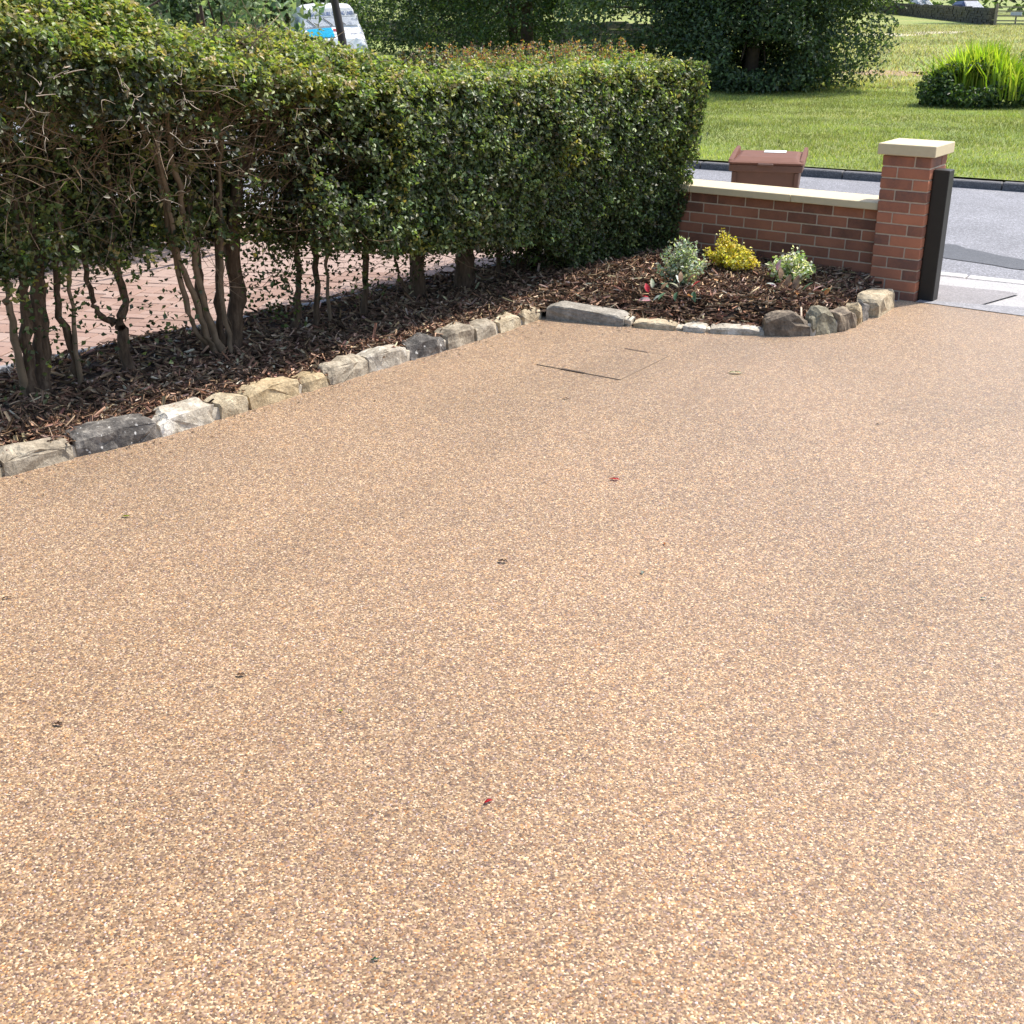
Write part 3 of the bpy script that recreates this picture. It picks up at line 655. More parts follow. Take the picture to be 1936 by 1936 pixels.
# bare grey branches in front of the thin half
SPUR = []
def spur(P, r):
    Q = smooth_path(P, 20)
    for k in range(int(4+len(P)*1.5)):
        b = Q[rng.integers(1, 20)]; e = b+unit(rng.normal(0, 1, 3))*rng.uniform(.03, .10)
        SPUR.append(tube_data(smooth_path([b, (b+e)/2+rng.normal(0, .008, 3), e], 4), np.linspace(r*.32, r*.14, 4), 3))
def br(x, yz, r): 
    P = [(x+.09+.03*math.sin(i*2.1), y, z) for i, (y, z) in enumerate(yz)]; return spur(P, r); return stem(hA, P, r*.8, r*.36, 'twig', 16, 5, .0045, 'branch')
br(-2.05, [(-5.42, 1.51), (-5.29, 1.57), (-5.22, 1.61), (-5.12, 1.65), (-5.08, 1.72)], .010)
br(-1.98, [(-5.03, 1.63), (-4.89, 1.58), (-4.81, 1.53), (-4.70, 1.505), (-4.58, 1.51), (-4.54, 1.50)], .0085)
br(-1.98, [(-4.58, 1.51), (-4.60, 1.58), (-4.57, 1.66)], .006)
br(-2.08, [(-4.95, 1.54), (-4.83, 1.47), (-4.72, 1.43), (-4.54, 1.35)], .007)
br(-2.08, [(-4.63, 1.27), (-4.48, 1.30), (-4.35, 1.32), (-4.20, 1.38)], .006)
br(-2.08, [(-4.87, 1.48), (-4.77, 1.38), (-4.62, 1.33)], .005)
br(-2.05, [(-5.30, 1.53), (-5.28, 1.43), (-5.16, 1.32)], .006)
br(-2.00, [(-4.34, 1.54), (-4.24, 1.57), (-4.13, 1.61)], .006)
br(-2.05, [(-4.95, 1.10), (-4.85, 1.12), (-4.70, 1.08), (-4.55, 1.13)], .005)
V, F = join(SPUR); o = mesh_np('spurs', V-np.array(hA.location), F, M['twig'], hA); o['kind'] = 'stuff'
def twigs(root, y0, y1, n, zlo, zhi, inner):
    tub = []
    for k in range(n):
        y = rng.uniform(y0, y1); z = rng.uniform(zlo, zhi)
        P, N = hedge_surface(np.array([y]), np.array([.5]), 0); x = P[0, 0]-rng.uniform(*inner)
        a = np.array([x-.35, y, z]); d = unit(np.array([rng.uniform(.1, .9), rng.normal(0, .8), rng.normal(.15, .6)])); L = rng.uniform(.2, .6)
        pts = [a]
        for s in range(4): d = unit(d+rng.normal(0, .28, 3)); pts.append(pts[-1]+d*L/4)
        r = rng.uniform(.0014, .0034); tub.append(tube_data(smooth_path(pts, 8), np.linspace(r, r*.5, 8), 4))
        for s in range(rng.integers(1, 5)):
            b = pts[rng.integers(1, 4)]; e = b+unit(rng.normal(0, 1, 3))*rng.uniform(.05, .16)
            tub.append(tube_data(smooth_path([b, (b+e)/2+rng.normal(0, .012, 3), e], 4), np.linspace(r*.6, r*.3, 4), 3))
    V, F = join(tub); o = mesh_np('twigs', V-np.array(root.location), F, M['cane'], root); o['kind'] = 'stuff'
twigs(hA, -6.2, -3.3, 260, 1.15, 1.7, (-.05, .3)); twigs(hA, -6.2, -3.5, 240, .85, 1.65, (-.02, .5)); twigs(hA, -3.7, -2.9, 90, .5, 1.6, (0, .5))
twigs(hB, -3.1, 0, 190, .25, 1.3, (.08, .4))
# low leafy shoots among the stems
def low_shoots(root, y0, y1, n):
    cs = [(rng.uniform(-3.0, -2.35), rng.uniform(y0, y1), rng.uniform(.28, .75)) for _ in range(n)]
    P = np.concatenate([np.array(c)+rng.normal(0, [.07, .09, .10], (26, 3)) for c in cs]); P = P[P[:, 2] > .16]
    V, F, C = leaves(P, np.tile([.3, -.2, .7], (len(P), 1)), .032, .024, mixcol([(.04, .055, .02), (.065, .09, .028), (.10, .13, .04)], len(P)), .9)
    o = mesh_np('low_foliage', V-np.array(root.location), F, M['leaf'], root, C); o['kind'] = 'stuff'
low_shoots(hA, -5.6, -3.7, 30); low_shoots(hA, -3.7, -3.05, 26); low_shoots(hB, -3.05, -1.0, 46)

# ------------------------------------------------------------------ bed plants
def shrub(name, label, cat, loc, h, rad, nst, nleaf, L, Wd, pal, lobes=None, group=None, fromz=.15, lean=(0, 0)):
    root = empty(name, loc); tag(root, label, cat, group)
    tub = []; P = []
    lobes = lobes or [(0, 0, 1.0, 1.0)]
    for k in range(nst):
        lx, ly, lh, lr = lobes[k % len(lobes)]
        a = rng.uniform(0, 2*PI); rr = rad*lr*math.sqrt(rng.random()); tz = h*lh*(1-.55*(rr/(rad*lr))**2)*rng.uniform(.72, 1.08)
        tip = np.array([lx+rr*math.cos(a)+lean[0]*tz, ly+rr*math.sin(a)+lean[1]*tz, tz]); b = np.array([lx*.3+rng.normal(0, .012), ly*.3+rng.normal(0, .012), -.02])
        mid = (b+tip)/2+np.array([rng.normal(0, .015), rng.normal(0, .015), h*.08]); Q = smooth_path([b, mid, tip], 8)
        tub.append(tube_data(Q, np.linspace(.004, .0012, 8), 4))
        m = nleaf//nst; t = rng.uniform(fromz, 1.0, m)**.8; q = Q[np.clip((t*7).astype(int), 0, 7)]+rng.normal(0, L*.5, (m, 3)); P.append(q)
    V, F = join(tub); mesh_np('stems', V, F, M['cane'], root)
    P = np.concatenate(P); V, F, C = leaves(P, np.tile([0, -.3, .8], (len(P), 1)), L, Wd, mixcol(pal, len(P), None, .15), .8)
    f = mesh_np('foliage', V, F, M['dleaf'], root, C); f['kind'] = 'stuff'
    return root
GREYV = [(.30, .37, .29), (.52, .57, .48), (.20, .27, .18), (.66, .68, .56), (.40, .47, .28)]
GOLD = [(.74, .60, .07), (.82, .72, .14), (.62, .52, .06), (.86, .80, .32), (.48, .46, .07)]
WHITV = [(.74, .74, .58), (.40, .48, .20), (.60, .64, .40), (.82, .81, .70), (.26, .36, .13)]
shrub('variegated_shrub', 'grey green variegated shrub at the left of the planted bed', 'shrub', (-1.25, -1.03, .11), .34, .19, 60, 1500, .031, .019, GREYV, group='young shrubs in the bark bed')
shrub('golden_shrub', 'bright yellow two lobed shrub close to the brick wall', 'shrub', (-1.21, -.38, .11), .30, .17, 84, 3000, .023, .016, GOLD, [(-.07, .0, 1.0, .8), (.10, -.03, .72, .75)], 'young shrubs in the bark bed', .25)
shrub('variegated_shrub', 'creamy white variegated shrub at the right of the planted bed', 'shrub', (-.70, -.50, .11), .25, .175, 60, 1400, .031, .019, WHITV, group='young shrubs in the bark bed')
def big_leaf(L, Wd):
    bm = bmesh.new(); rows = 6; vs = []
    for i in range(rows+1):
        t = i/rows; w = Wd*math.sin(PI*min(1, t*.92+.08))**.8*.5 if 0 < i < rows else .0015
        z = -.22*L*t*t
        vs.append([bm.verts.new((L*t, -w, z+w*.45)), bm.verts.new((L*t, 0, z)), bm.verts.new((L*t, w, z+w*.45))])
    for i in range(rows):
        for k in range(2): bm.faces.new((vs[i][k], vs[i+1][k], vs[i+1][k+1], vs[i][k+1]))
    return bm
def flat_leaf_mat(name, c, c2, tr=.3):
    m = NT(name); col = m.ramp(m.noise(m.obj(), 25., 3), [(.4, c), (.62, c2)])
    m.set(Base_Color=col, Roughness=.32); t = m.n('ShaderNodeBsdfTranslucent'); m.t.links.new(col, t.inputs[0])
    x = m.n('ShaderNodeMixShader', {0: tr}); m.t.links.new(m.b.outputs[0], x.inputs[1]); m.t.links.new(t.outputs[0], x.inputs[2]); m.t.links.new(x.outputs[0], m.out.inputs[0]); return m.m
LM = {'red': flat_leaf_mat('red_leaf', (.60, .02, .035), (.66, .07, .09)), 'green': flat_leaf_mat('green_leaf', (.07, .17, .08), (.16, .27, .16)),
      'pink': flat_leaf_mat('pink_leaf', (.62, .28, .32), (.72, .60, .52)), 'bronze': flat_leaf_mat('bronze_leaf', (.22, .13, .07), (.36, .24, .14)),
      'cream': flat_leaf_mat('cream_leaf', (.66, .64, .48), (.32, .40, .22)), 'pale': flat_leaf_mat('pale_leaf', (.42, .48, .40), (.58, .62, .54)), 'orange': flat_leaf_mat('orange_leaf', (.60, .20, .04), (.62, .32, .12))}
def sprig_plant(label, loc, specs, lab2):
    root = empty('red_tipped_shrub', loc); tag(root, label, 'shrub', 'young shrubs in the bark bed')
    tub = []
    for (hx, hy, z, yaw, pit, L, k) in specs:
        tub.append(tube_data(smooth_path([(0, 0, -.02), (hx*.5, hy*.5, z*.7), (hx, hy, z)], 6), np.linspace(.003, .0015, 6), 4))
        L *= .86; o = bm_obj('leaf', big_leaf(L, L*.46), LM[k], root, True); o.location = (hx, hy, z); o.rotation_euler = (random.uniform(-.6, .6), -pit, yaw)
    V, F = join(tub); mesh_np('stems', V, F, M['cane'], root)
sprig_plant('small shrub with scarlet and dark green leaves in front of the grey green shrub', (-1.12, -1.30, .10),
    [(-.17, -.10, .05, 2.6, .9, .085, 'red'), (-.15, -.09, .08, 2.2, 1.2, .075, 'cream'), (-.16, -.12, .02, 3.0, .2, .07, 'red'), (-.13, -.14, .01, 3.4, .1, .10, 'pink'), (-.1, -.06, .07, 1.2, .8, .08, 'bronze'),
     (-.03, -.12, .07, 4.4, -.3, .09, 'green'), (.04, -.10, .08, 4.9, -.5, .085, 'green'), (-.06, -.13, .05, 3.8, -.4, .07, 'pale'), (.12, -.03, .08, 5.3, -.6, .09, 'green'), (.09, .0, .1, .3, .9, .08, 'red'),
     (.05, .02, .12, 1.0, 1.0, .09, 'bronze'), (.0, .0, .12, 1.8, 1.1, .09, 'bronze'), (.1, -.07, .06, 5.8, .2, .07, 'orange'), (-.02, .03, .11, 2.4, .8, .08, 'pale'), (.02, -.05, .1, 3.6, .6, .08, 'cream'), (-.07, -.02, .08, 3.0, .5, .08, 'green')], '')
sprig_plant('small shrub with pink and bronze leaves in front of the creamy shrub', (-.54, -.74, .10),
    [(-.12, -.02, .10, 1.9, 1.2, .10, 'bronze'), (-.14, -.03, .16, 1.5, 1.3, .09, 'pink'), (-.12, -.07, .05, 2.8, .5, .08, 'pink'), (-.05, -.06, .06, 1.6, 1.3, .11, 'bronze'), (-.0, -.05, .05, 1.4, 1.3, .12, 'bronze'),
     (.05, -.03, .05, .8, .9, .10, 'green'), (.11, -.02, .05, .3, .8, .09, 'pink'), (.16, .0, .05, .2, .6, .09, 'green'), (.04, -.08, .04, 5.0, .3, .07, 'orange'), (-.04, -.12, .02, 4.2, -.1, .07, 'pale'),
     (.1, -.08, .02, 5.6, .1, .07, 'pale'), (.2, -.02, .04, 1.1, 1.0, .07, 'orange'), (-.15, -.01, .05, 3.3, .4, .08, 'pale'), (.0, -.02, .1, .9, 1.1, .09, 'cream')], '')

# ------------------------------------------------------------------ fallen bits on the driveway
def debris(label, x, y, L, mat, yaw, lift=.006, cup=.3):
    L *= 1.2; lift *= .5; cup *= .8
    bm = bmesh.new(); n = 7
    for i in range(n+1):
        t = i/n; w = L*.20*math.sin(PI*t)**.7*random.uniform(.55, 1.35)+.0006; jy = L*random.uniform(-.05, .05)
        zz = lift*math.sin(PI*t)*.8+.002
        bm.verts.new((L*(t-.5), jy-w, zz+w*cup)); bm.verts.new((L*(t-.5), jy, zz)); bm.verts.new((L*(t-.5), jy+w*random.uniform(.5, 1.2), zz+w*cup*random.uniform(.5, 1.8)))
    bm.verts.ensure_lookup_table(); v = bm.verts
    for i in range(n):
        for k in (0, 1): bm.faces.new((v[i*3+k], v[i*3+3+k], v[i*3+4+k], v[i*3+1+k]))
    bmesh.ops.solidify(bm, geom=bm.faces[:], thickness=.0008)
    o = bm_obj('fallen_leaf', bm, LM[mat], None, True); o.location = (x, y, .002); o.rotation_euler = (0, 0, yaw); tag(o, label, 'leaf', 'fallen leaves on the driveway')
LM['brown'] = flat_leaf_mat('brown_leaf', (.11, .058, .036), (.19, .11, .065), .15)
LM['husk'] = flat_leaf_mat('dry_pale_leaf', (.74, .71, .47), (.62, .60, .36), .1)
LM['lime'] = flat_leaf_mat('lime_leaf', (.40, .46, .05), (.52, .55, .10))
debris('bright red petal lying on the open middle of the driveway', .09, -4.08, .040, 'red', .35, .008)
debris('pale curled leaf on the driveway to the right of the manhole cover', -.21, -2.30, .075, 'husk', .62, .010, .4)
debris('brown curled leaf nearest the centre of the driveway', .19, -5.04, .036, 'brown', .2, .012)
debris('small pale leaf right of the brown curled leaf at the centre', .66, -4.82, .024, 'pale', 2.0, .008)
debris('dull red leaf left of centre on the driveway', .02, -6.18, .028, 'bronze', .5, .010)
debris('dark red leaf at the front middle of the driveway', 1.03, -6.25, .024, 'red', 1.2, .010)
debris('dark brown leaf scrap near the left edge of the photo', -.20, -6.68, .028, 'brown', .4, .009)
debris('little green leaf near the dark flecked edging stone', -1.30, -5.58, .030, 'lime', .7, .004)
debris('tiny lime yellow leaf on the driveway near the front', .41, -6.15, .016, 'lime', .3, .004)
debris('small dark speck of leaf below the corner stones', .75, -2.69, .022, 'brown', 1.0, .006)
debris('thin brown leaf just in front of the manhole cover', -.72, -3.24, .035, 'brown', .5, .005)
debris('tiny orange brown leaf between the red petal and the pale leaf', .60, -4.55, .018, 'orange', 2.2, .005)
debris('brown leaf at the far left edge of the driveway', -1.04, -6.29, .028, 'bronze', .9, .008)
debris('small whitish scrap at the right edge of the driveway', 1.73, -4.31, .022, 'pale', .5, .006)
debris('small green sprout of leaf in the front gravel', 1.17, -6.85, .016, 'green', .9, .006)

# ------------------------------------------------------------------ wheelie bin on the pavement
def loft(bm, rings, cap=True):
    R = [[bm.verts.new(p) for p in r] for r in rings]
    for a, b in zip(R[:-1], R[1:]):
        n = len(a)
        for i in range(n): bm.faces.new((a[i], a[(i+1) % n], b[(i+1) % n], b[i]))
    if cap: bm.faces.new(R[0][::-1]); bm.faces.new(R[-1])
    return bm
def rrect(x0, x1, y0, y1, z, r=.03, n=3):
    pts = []
    for cx, cy, a0 in ((x1-r, y1-r, 0), (x0+r, y1-r, 90), (x0+r, y0+r, 180), (x1-r, y0+r, 270)):
        for k in range(n+1):
            a = math.radians(a0+90*k/n); pts.append((cx+r*math.cos(a), cy+r*math.sin(a), z))
    return pts
M['bin'] = plain('brown_plastic', (.12, .056, .036), .6, var=.15, scale=8)
M['lid'] = plain('brown_lid_plastic', (.155, .068, .044), .7, var=.12, scale=8, spec=.22)
M['rubber'] = plain('black_rubber', (.02, .02, .02), .8)
M['sticker'] = plain('white_sticker', (.8, .8, .78), .5)
bn = empty('wheelie_bin', (-1.75, 1.32, -.30), math.radians(21.)); tag(bn, 'brown wheelie bin standing behind the low brick wall', 'bin')
loftb = loft(bmesh.new(), [rrect(-.21, .21, -.26, .28, .03), rrect(-.265, .265, -.32, .34, .93), rrect(-.265, .265, -.32, .34, .935)])
bm_obj('body', loftb, M['bin'], bn)
bm_obj('rim', loft(bmesh.new(), [rrect(-.288, .288, -.345, .36, .935), rrect(-.292, .292, -.35, .365, .945), rrect(-.292, .292, -.35, .365, .985), rrect(-.285, .285, -.345, .36, .99)]), M['bin'], bn)
for x in (-.265, .228): box_obj('corner_rib', (x, x+.037, -.338, -.318, .45, .934), M['bin'], bn, .006)
lid = bm_obj('lid', loft(bmesh.new(), [rrect(-.293, .293, -.355, .36, .992), rrect(-.290, .290, -.355, .36, 1.006), rrect(-.262, .262, -.325, .33, 1.016), rrect(-.225, .225, -.20, .27, 1.034), rrect(-.22, .22, -.19, .26, 1.035)]), M['lid'], bn)
for x in (-.300, .262):
    q = bmesh.new(); loft(q, [rrect(x, x+.04, -.33, .37, 1.0, .015), rrect(x, x+.04, -.29, .38, 1.022, .015), rrect(x+.004, x+.036, .06, .40, 1.048, .012), rrect(x+.008, x+.032, .2, .39, 1.056, .01)]); bm_obj('lid_ridge', q, M['lid'], bn)
bm_obj('lid_handle', add_box(bmesh.new(), -.06, .06, -.385, -.355, .985, 1.003, .004), M['bin'], bn)
bm_obj('sticker', add_box(bmesh.new(), -.05, .13, .10, .25, 1.0365, 1.040, .001), M['sticker'], bn)
V, F = tube_data([(-.27, .41, 1.0), (.27, .41, 1.0)], .016, 8); mesh_np('handle_bar', V, F, M['bin'], bn)
for x in (-.27, .27):
    th = np.linspace(0, 2*PI, 17)[:-1]; q = bmesh.new()
    loft(q, [[(x-.025, .29+.1*math.cos(a), .1+.1*math.sin(a)) for a in th], [(x+.025, .29+.1*math.cos(a), .1+.1*math.sin(a)) for a in th]]); bm_obj('wheel', q, M['rubber'], bn)

# ------------------------------------------------------------------ van parked across the road
M['vanw'] = plain('white_van_paint', (.80, .80, .80), .25, var=.01)
M['glass'] = plain('glass_painted_sky_reflection', (.62, .65, .68), .08, var=.05, spec=.8)  # pale base colour stands in for the bright sky reflected in the glass
M['cyan'] = plain('cyan_vinyl', (.02, .50, .72), .35, var=.03); M['redv'] = plain('red_vinyl', (.60, .06, .06), .35, var=.03)
M['blue'] = plain('blue_lettering', (.05, .10, .24), .5, var=.02); M['strip_w'] = plain('grey_white_sunstrip', (.62, .65, .66), .4, var=.02)
M['trim'] = plain('black_trim', (.02, .02, .022), .5); M['lamp_glass'] = plain('headlamp_glass', (.6, .62, .64), .1, var=.02)
van = empty('parked_van', (-20.25, 15.60, -.03), math.radians(-43.)); van.rotation_euler = (math.radians(3.0), 0, math.radians(-40.)); van.scale = (.93, .93, .93)
tag(van, 'white van with cyan and red graphics parked beyond the hedge behind the leaning post', 'van')
def vsec(x, zb, zt, wb, wt, r=.12):      # cross-section ring in the y-z plane of the van, nose towards +x
    return [(x, -wb, zb), (x, -wb-.02, zb+.25*(zt-zb)), (x, -(wb*.6+wt*.4), zb+.62*(zt-zb)), (x, -wt, zt-r), (x-.01, -wt+r*.6, zt-.02), (x-.015, 0, zt+.03),
            (x-.01, wt-r*.6, zt-.02), (x, wt, zt-r), (x, wb*.6+wt*.4, zb+.62*(zt-zb)), (x, wb+.02, zb+.25*(zt-zb)), (x, wb, zb)]
vb = bmesh.new()
loft(vb, [vsec(-2.15, .30, 1.78, .82, .70), vsec(-2.0, .22, 1.90, .86, .72), vsec(-.4, .20, 1.90, .87, .72), vsec(.35, .20, 1.86, .87, .70), vsec(.60, .20, 1.80, .87, .68),
          vsec(1.16, .20, 1.33, .87, .80, .10), vsec(1.72, .22, 1.20, .86, .76, .12), vsec(1.96, .26, 1.08, .84, .72, .12), vsec(2.08, .32, .78, .80, .66, .10)])
bm_obj('body', vb, M['vanw'], van, False)
def quadobj(name, pts, mat, parent, th=.008):
    bm = bmesh.new(); f = bm.faces.new([bm.verts.new(p) for p in pts]); 
    bmesh.ops.solidify(bm, geom=[f], thickness=th); return bm_obj(name, bm, mat, parent)
wx = lambda s: .605+.555*s                     # along the windscreen, 0 top .. 1 bottom
wz = lambda s: 1.805-.47*s
wh = lambda s: .62+.13*s
def wpt(s, v, lift=.012): return (wx(s)+lift*.7+.03*(1-v*v), wh(s)*v, wz(s)+lift*.72+.015*(1-v*v))
def wpatch(name, s0, s1, v0, v1, mat, lift, n=6):
    bm = bmesh.new(); A = [bm.verts.new(wpt(s0, v0+(v1-v0)*i/n, lift)) for i in range(n+1)]; B = [bm.verts.new(wpt(s1, v0+(v1-v0)*i/n, lift)) for i in range(n+1)]
    fs = [bm.faces.new((A[i], B[i], B[i+1], A[i+1])) for i in range(n)]; bmesh.ops.solidify(bm, geom=fs, thickness=.006); return bm_obj(name, bm, mat, van)
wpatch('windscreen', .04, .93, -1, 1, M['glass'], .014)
wpatch('sunstrip', .06, .50, -.97, .97, M['strip_w'], .022)
def vtext(body, v0, v1, s, size):
    cu = bpy.data.curves.new('lettering', 'FONT'); cu.body = body; cu.size = size; cu.align_x = 'LEFT'; cu.extrude = .002; cu.materials.append(M['blue'])
    tmp = bpy.data.objects.new('lettering', cu); COL.objects.link(tmp); dg = bpy.context.evaluated_depsgraph_get()
    me = bpy.data.meshes.new_from_object(tmp.evaluated_get(dg)); bpy.data.objects.remove(tmp); bpy.data.curves.remove(cu)
    me.materials.clear(); me.materials.append(M['blue']); o = link('lettering', me, van)
    a = Vector(wpt(s, v0, .030)); b = Vector(wpt(s, v1, .030)); up = (Vector(wpt(s-.1, (v0+v1)/2, .03))-Vector(wpt(s, (v0+v1)/2, .03))).normalized()
    ex = (b-a).normalized(); ez = ex.cross(up).normalized(); ey = ez.cross(ex)
    xs = [v.co.x for v in me.vertices]; wdt = max(xs)
    k = (b-a).length/max(wdt, .01)
    m = Matrix((ex*k, ey, ez)).transposed().to_4x4(); m.translation = a; o.matrix_local = m
vtext('HIGH', -.90, -.56, .44, .20); vtext('PRESSURE', -.50, .06, .44, .20); vtext('CLEANING', .12, .60, .44, .20); vtext('UNIT', .66, .92, .44, .20)
for v in (-.55, .05, .5):
    a = Vector(wpt(.93, v, .03)); b = Vector(wpt(.55, v-.3, .03)); V, F = tube_data([a, b], .010, 4); mesh_np('wiper', V, F, M['trim'], van)
bonnet = [(1.27, 1.14), (1.50, 1.075), (1.70, 1.025), (1.80, 1.00)]
def bon(x, v, l=.02):
    z = np.interp(x, [1.16, 1.72, 1.96, 2.08], [1.36, 1.23, 1.11, .80]); return (x, v, float(z)-.05*abs(v)**2+l)
def bpatch(name, xs, v0, v1, mat, l=.02):
    bm = bmesh.new(); n = 6; G = [[bm.verts.new(bon(x, v0+(v1-v0)*i/n+.0, l)) for i in range(n+1)] for x in xs]
    fs = [bm.faces.new((G[j][i], G[j+1][i], G[j+1][i+1], G[j][i+1])) for j in range(len(xs)-1) for i in range(n)]
    bmesh.ops.solidify(bm, geom=fs, thickness=.005); return bm_obj(name, bm, mat, van)
bpatch('cyan_graphic', (1.26, 1.42, 1.58, 1.74, 1.90), -.66, -.02, M['cyan'], .016); bpatch('red_stripe', (1.40, 1.50, 1.58), .0, .22, M['redv'], .018)
bpatch('bonnet_seam', (1.765, 1.775, 1.785), -.66, .70, M['trim'], .008)
for s in (-1, 1):
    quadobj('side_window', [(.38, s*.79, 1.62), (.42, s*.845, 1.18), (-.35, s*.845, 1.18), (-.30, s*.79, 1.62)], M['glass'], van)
    q = bmesh.new(); bmesh.ops.create_uvsphere(q, u_segments=12, v_segments=8, radius=1); 
    for v in q.verts: v.co = Vector((1.97+v.co.x*.10, s*.64+v.co.y*.14, .88+v.co.z*.12))
    bm_obj('headlight', q, M['lamp_glass'], van, True)
    for x in (-1.35, 1.30):
        th = np.linspace(0, 2*PI, 21)[:-1]; q = bmesh.new()
        loft(q, [[(x+.31*math.cos(a), s*.88-.10, .31+.31*math.sin(a)) for a in th], [(x+.31*math.cos(a), s*.88+.02*s-.0, .31+.31*math.sin(a)) for a in th]]); bm_obj('wheel', q, M['rubber'], van)
box_obj('bumper', (1.95, 2.13, -.75, .75, .28, .55), M['trim'], van, .04)
quadobj('side_graphic', [(-.6, -.885, 1.15), (-.6, -.90, .62), (-1.7, -.90, .62), (-1.5, -.885, 1.15)], M['cyan'], van)

# leaning dark post in front of it
V, F = tube_data([(-5.93, .89, -.06), (-5.985, .83, 1.53), (-6.03, .785, 1.95), (-6.22, .58, 4.3)], [.046, .040, .038, .032], 12)
lp = empty('lamp_post', (-5.93, .89, 0)); tag(lp, 'dark leaning post rising behind the hedge in front of the white van', 'post')
mesh_np('pole', V-np.array([-5.93, .89, 0]), F, M['darkpost'], lp, smooth=True)
V, F = tube_data([(-5.93, .89, -.08), (-5.945, .875, .6), (-5.946, .874, .62)], [.075, .07, .046], 12); mesh_np('base_sleeve', V-np.array([-5.93, .89, 0]), F, M['darkpost'], lp, smooth=True)

# ------------------------------------------------------------------ trees and bushes
def crown(n, lobes, leafL, pal, flat=.55, hollow=.45):
    P, N = [], []
    w = np.array([a[3]*a[3]*a[4] for a in lobes]); w = w/w.sum()
    for (x, y, z, r, rz), k in zip(lobes, (w*n).astype(int)):
        d = unit(rng.normal(0, 1, (k, 3))); rad = (hollow+(1-hollow)*rng.random(k)**.45)
        q = d*rad[:, None]; q = q*(1+.35*(noise3(d*2+[x, y, z], 2.2)-.5)[:, None]+.25*(noise3(d*2+[z, x, y], 5.)-.5)[:, None])
        q = q*[r, r, rz]+[x, y, z]; P.append(q); N.append(d)
    P = np.concatenate(P); N = np.concatenate(N)
    k = noise3(P, .9/leafL*.16) > .30; P, N = P[k], N[k]
    k = P[:, 2] > .03; P, N = P[k], N[k]
    return leaves(P, N*.6+np.array([[0, 0, .7]]), leafL, leafL*flat, mixcol(pal, len(P), None, .22), .7)
def tree(name, label, loc, lobes, n, leafL, pal, trunk_h, trunk_r, group=None, mat='dleaf', trunks=1, cat='tree', nb=6):
    root = empty(name, loc); tag(root, label, cat, group)
    tub = []
    for k in range(trunks):
        b = np.array([rng.normal(0, .15*(trunks > 1)), rng.normal(0, .15*(trunks > 1)), -.05]); top = b*2.5+[rng.normal(0, .2), rng.normal(0, .2), trunk_h]
        Q = smooth_path([b, (b+top)/2+rng.normal(0, .06, 3), top], 10); tub.append(tube_data(Q, np.linspace(trunk_r*1.15, trunk_r*.5, 10), 8))
        for j in range(nb):
            s = Q[rng.integers(4, 9)]; l = lobes[rng.integers(0, len(lobes))]; e = np.array(l[:3])+rng.normal(0, .3, 3)
            tub.append(tube_data(smooth_path([s, (s+e)/2+[0, 0, .15], e], 7), np.linspace(trunk_r*.4, trunk_r*.1, 7), 5))
    V, F = join(tub); mesh_np('trunk', V, F, M['trunk'], root, smooth=True)
    V, F, C = crown(n, lobes, leafL, pal); mesh_np('crown', V, F, M[mat], root, C)['kind'] = 'stuff'
    return root
TG = 'trees on the green beyond the road'
DK = [(.052, .085, .04), (.075, .12, .052), (.105, .155, .068), (.04, .066, .033), (.15, .195, .09)]
MD = [(.04, .075, .022), (.06, .10, .03), (.085, .135, .04), (.03, .055, .02)]
LT = [(.09, .14, .045), (.13, .19, .06), (.06, .10, .03), (.17, .22, .09)]
tree('broadleaf_tree', 'large dark leafy tree with foliage down to the grass, right of the hedge', (-9.9, 18.2, 0),
     [(0, 0, 1.5, 2.2, 1.7), (1.3, .6, 1.2, 1.5, 1.4), (-1.5, -.4, 1.2, 1.7, 1.5), (.4, -.6, .9, 1.7, 1.1), (.6, .3, 3.0, 2.4, 1.9), (2.0, 1.1, 2.7, 1.35, 1.1), (-1.4, 0, 3.2, 2.1, 1.9), (-2.6, -1.4, 1.6, 1.5, 1.6), (-.2, -1.1, .9, 1.3, 1.0), (.9, -.5, .7, 1.1, .9)], 84000, .105, DK, 3.2, .16, TG, trunks=3)
tree('broadleaf_tree', 'mid green tree behind the hedge with sunlit hanging boughs', (-17.0, 19.5, 0),
     [(0, 0, 3.6, 2.6, 2.0), (1.6, .8, 2.6, 1.6, 1.3), (-1.3, -.8, 2.7, 1.7, 1.2), (2.6, 1.4, 3.4, 1.6, 1.5), (.2, -.7, 1.5, 1.5, 1.4)], 32000, .12, MD, 3.2, .18, TG)
tree('broadleaf_tree', 'dark tree right behind the white van', (-27.0, 20.5, 0),
     [(0, 0, 3.4, 2.8, 2.4), (2.0, 1.0, 2.2, 1.8, 1.6), (-1.8, -1.4, 2.4, 1.9, 1.8), (.5, .2, 1.2, 2.0, 1.1)], 24000, .13, DK, 3.2, .2, TG)
tree('broadleaf_tree', 'shadowy tree between the van and the stone wall', (-20.5, 24.0, 0),
     [(0, 0, 3.6, 3.0, 2.2), (2.4, 1.4, 3.0, 2.0, 1.6), (-2.2, -1.4, 3.2, 2.2, 1.8), (.1, -.9, 1.3, 1.7, 1.3), (-1.6, -1.6, 1.0, 1.6, 1.1)], 34000, .14, DK, 3.4, .15, TG)
tree('broadleaf_tree', 'tree overhanging the low stone wall', (-18.3, 30.0, 0),
     [(0, 0, 4.0, 3.2, 2.4), (2.6, 1.6, 3.0, 2.0, 1.7), (-2.4, -1.4, 3.4, 2.2, 1.6)], 24000, .15, MD, 3.6, .13, TG)
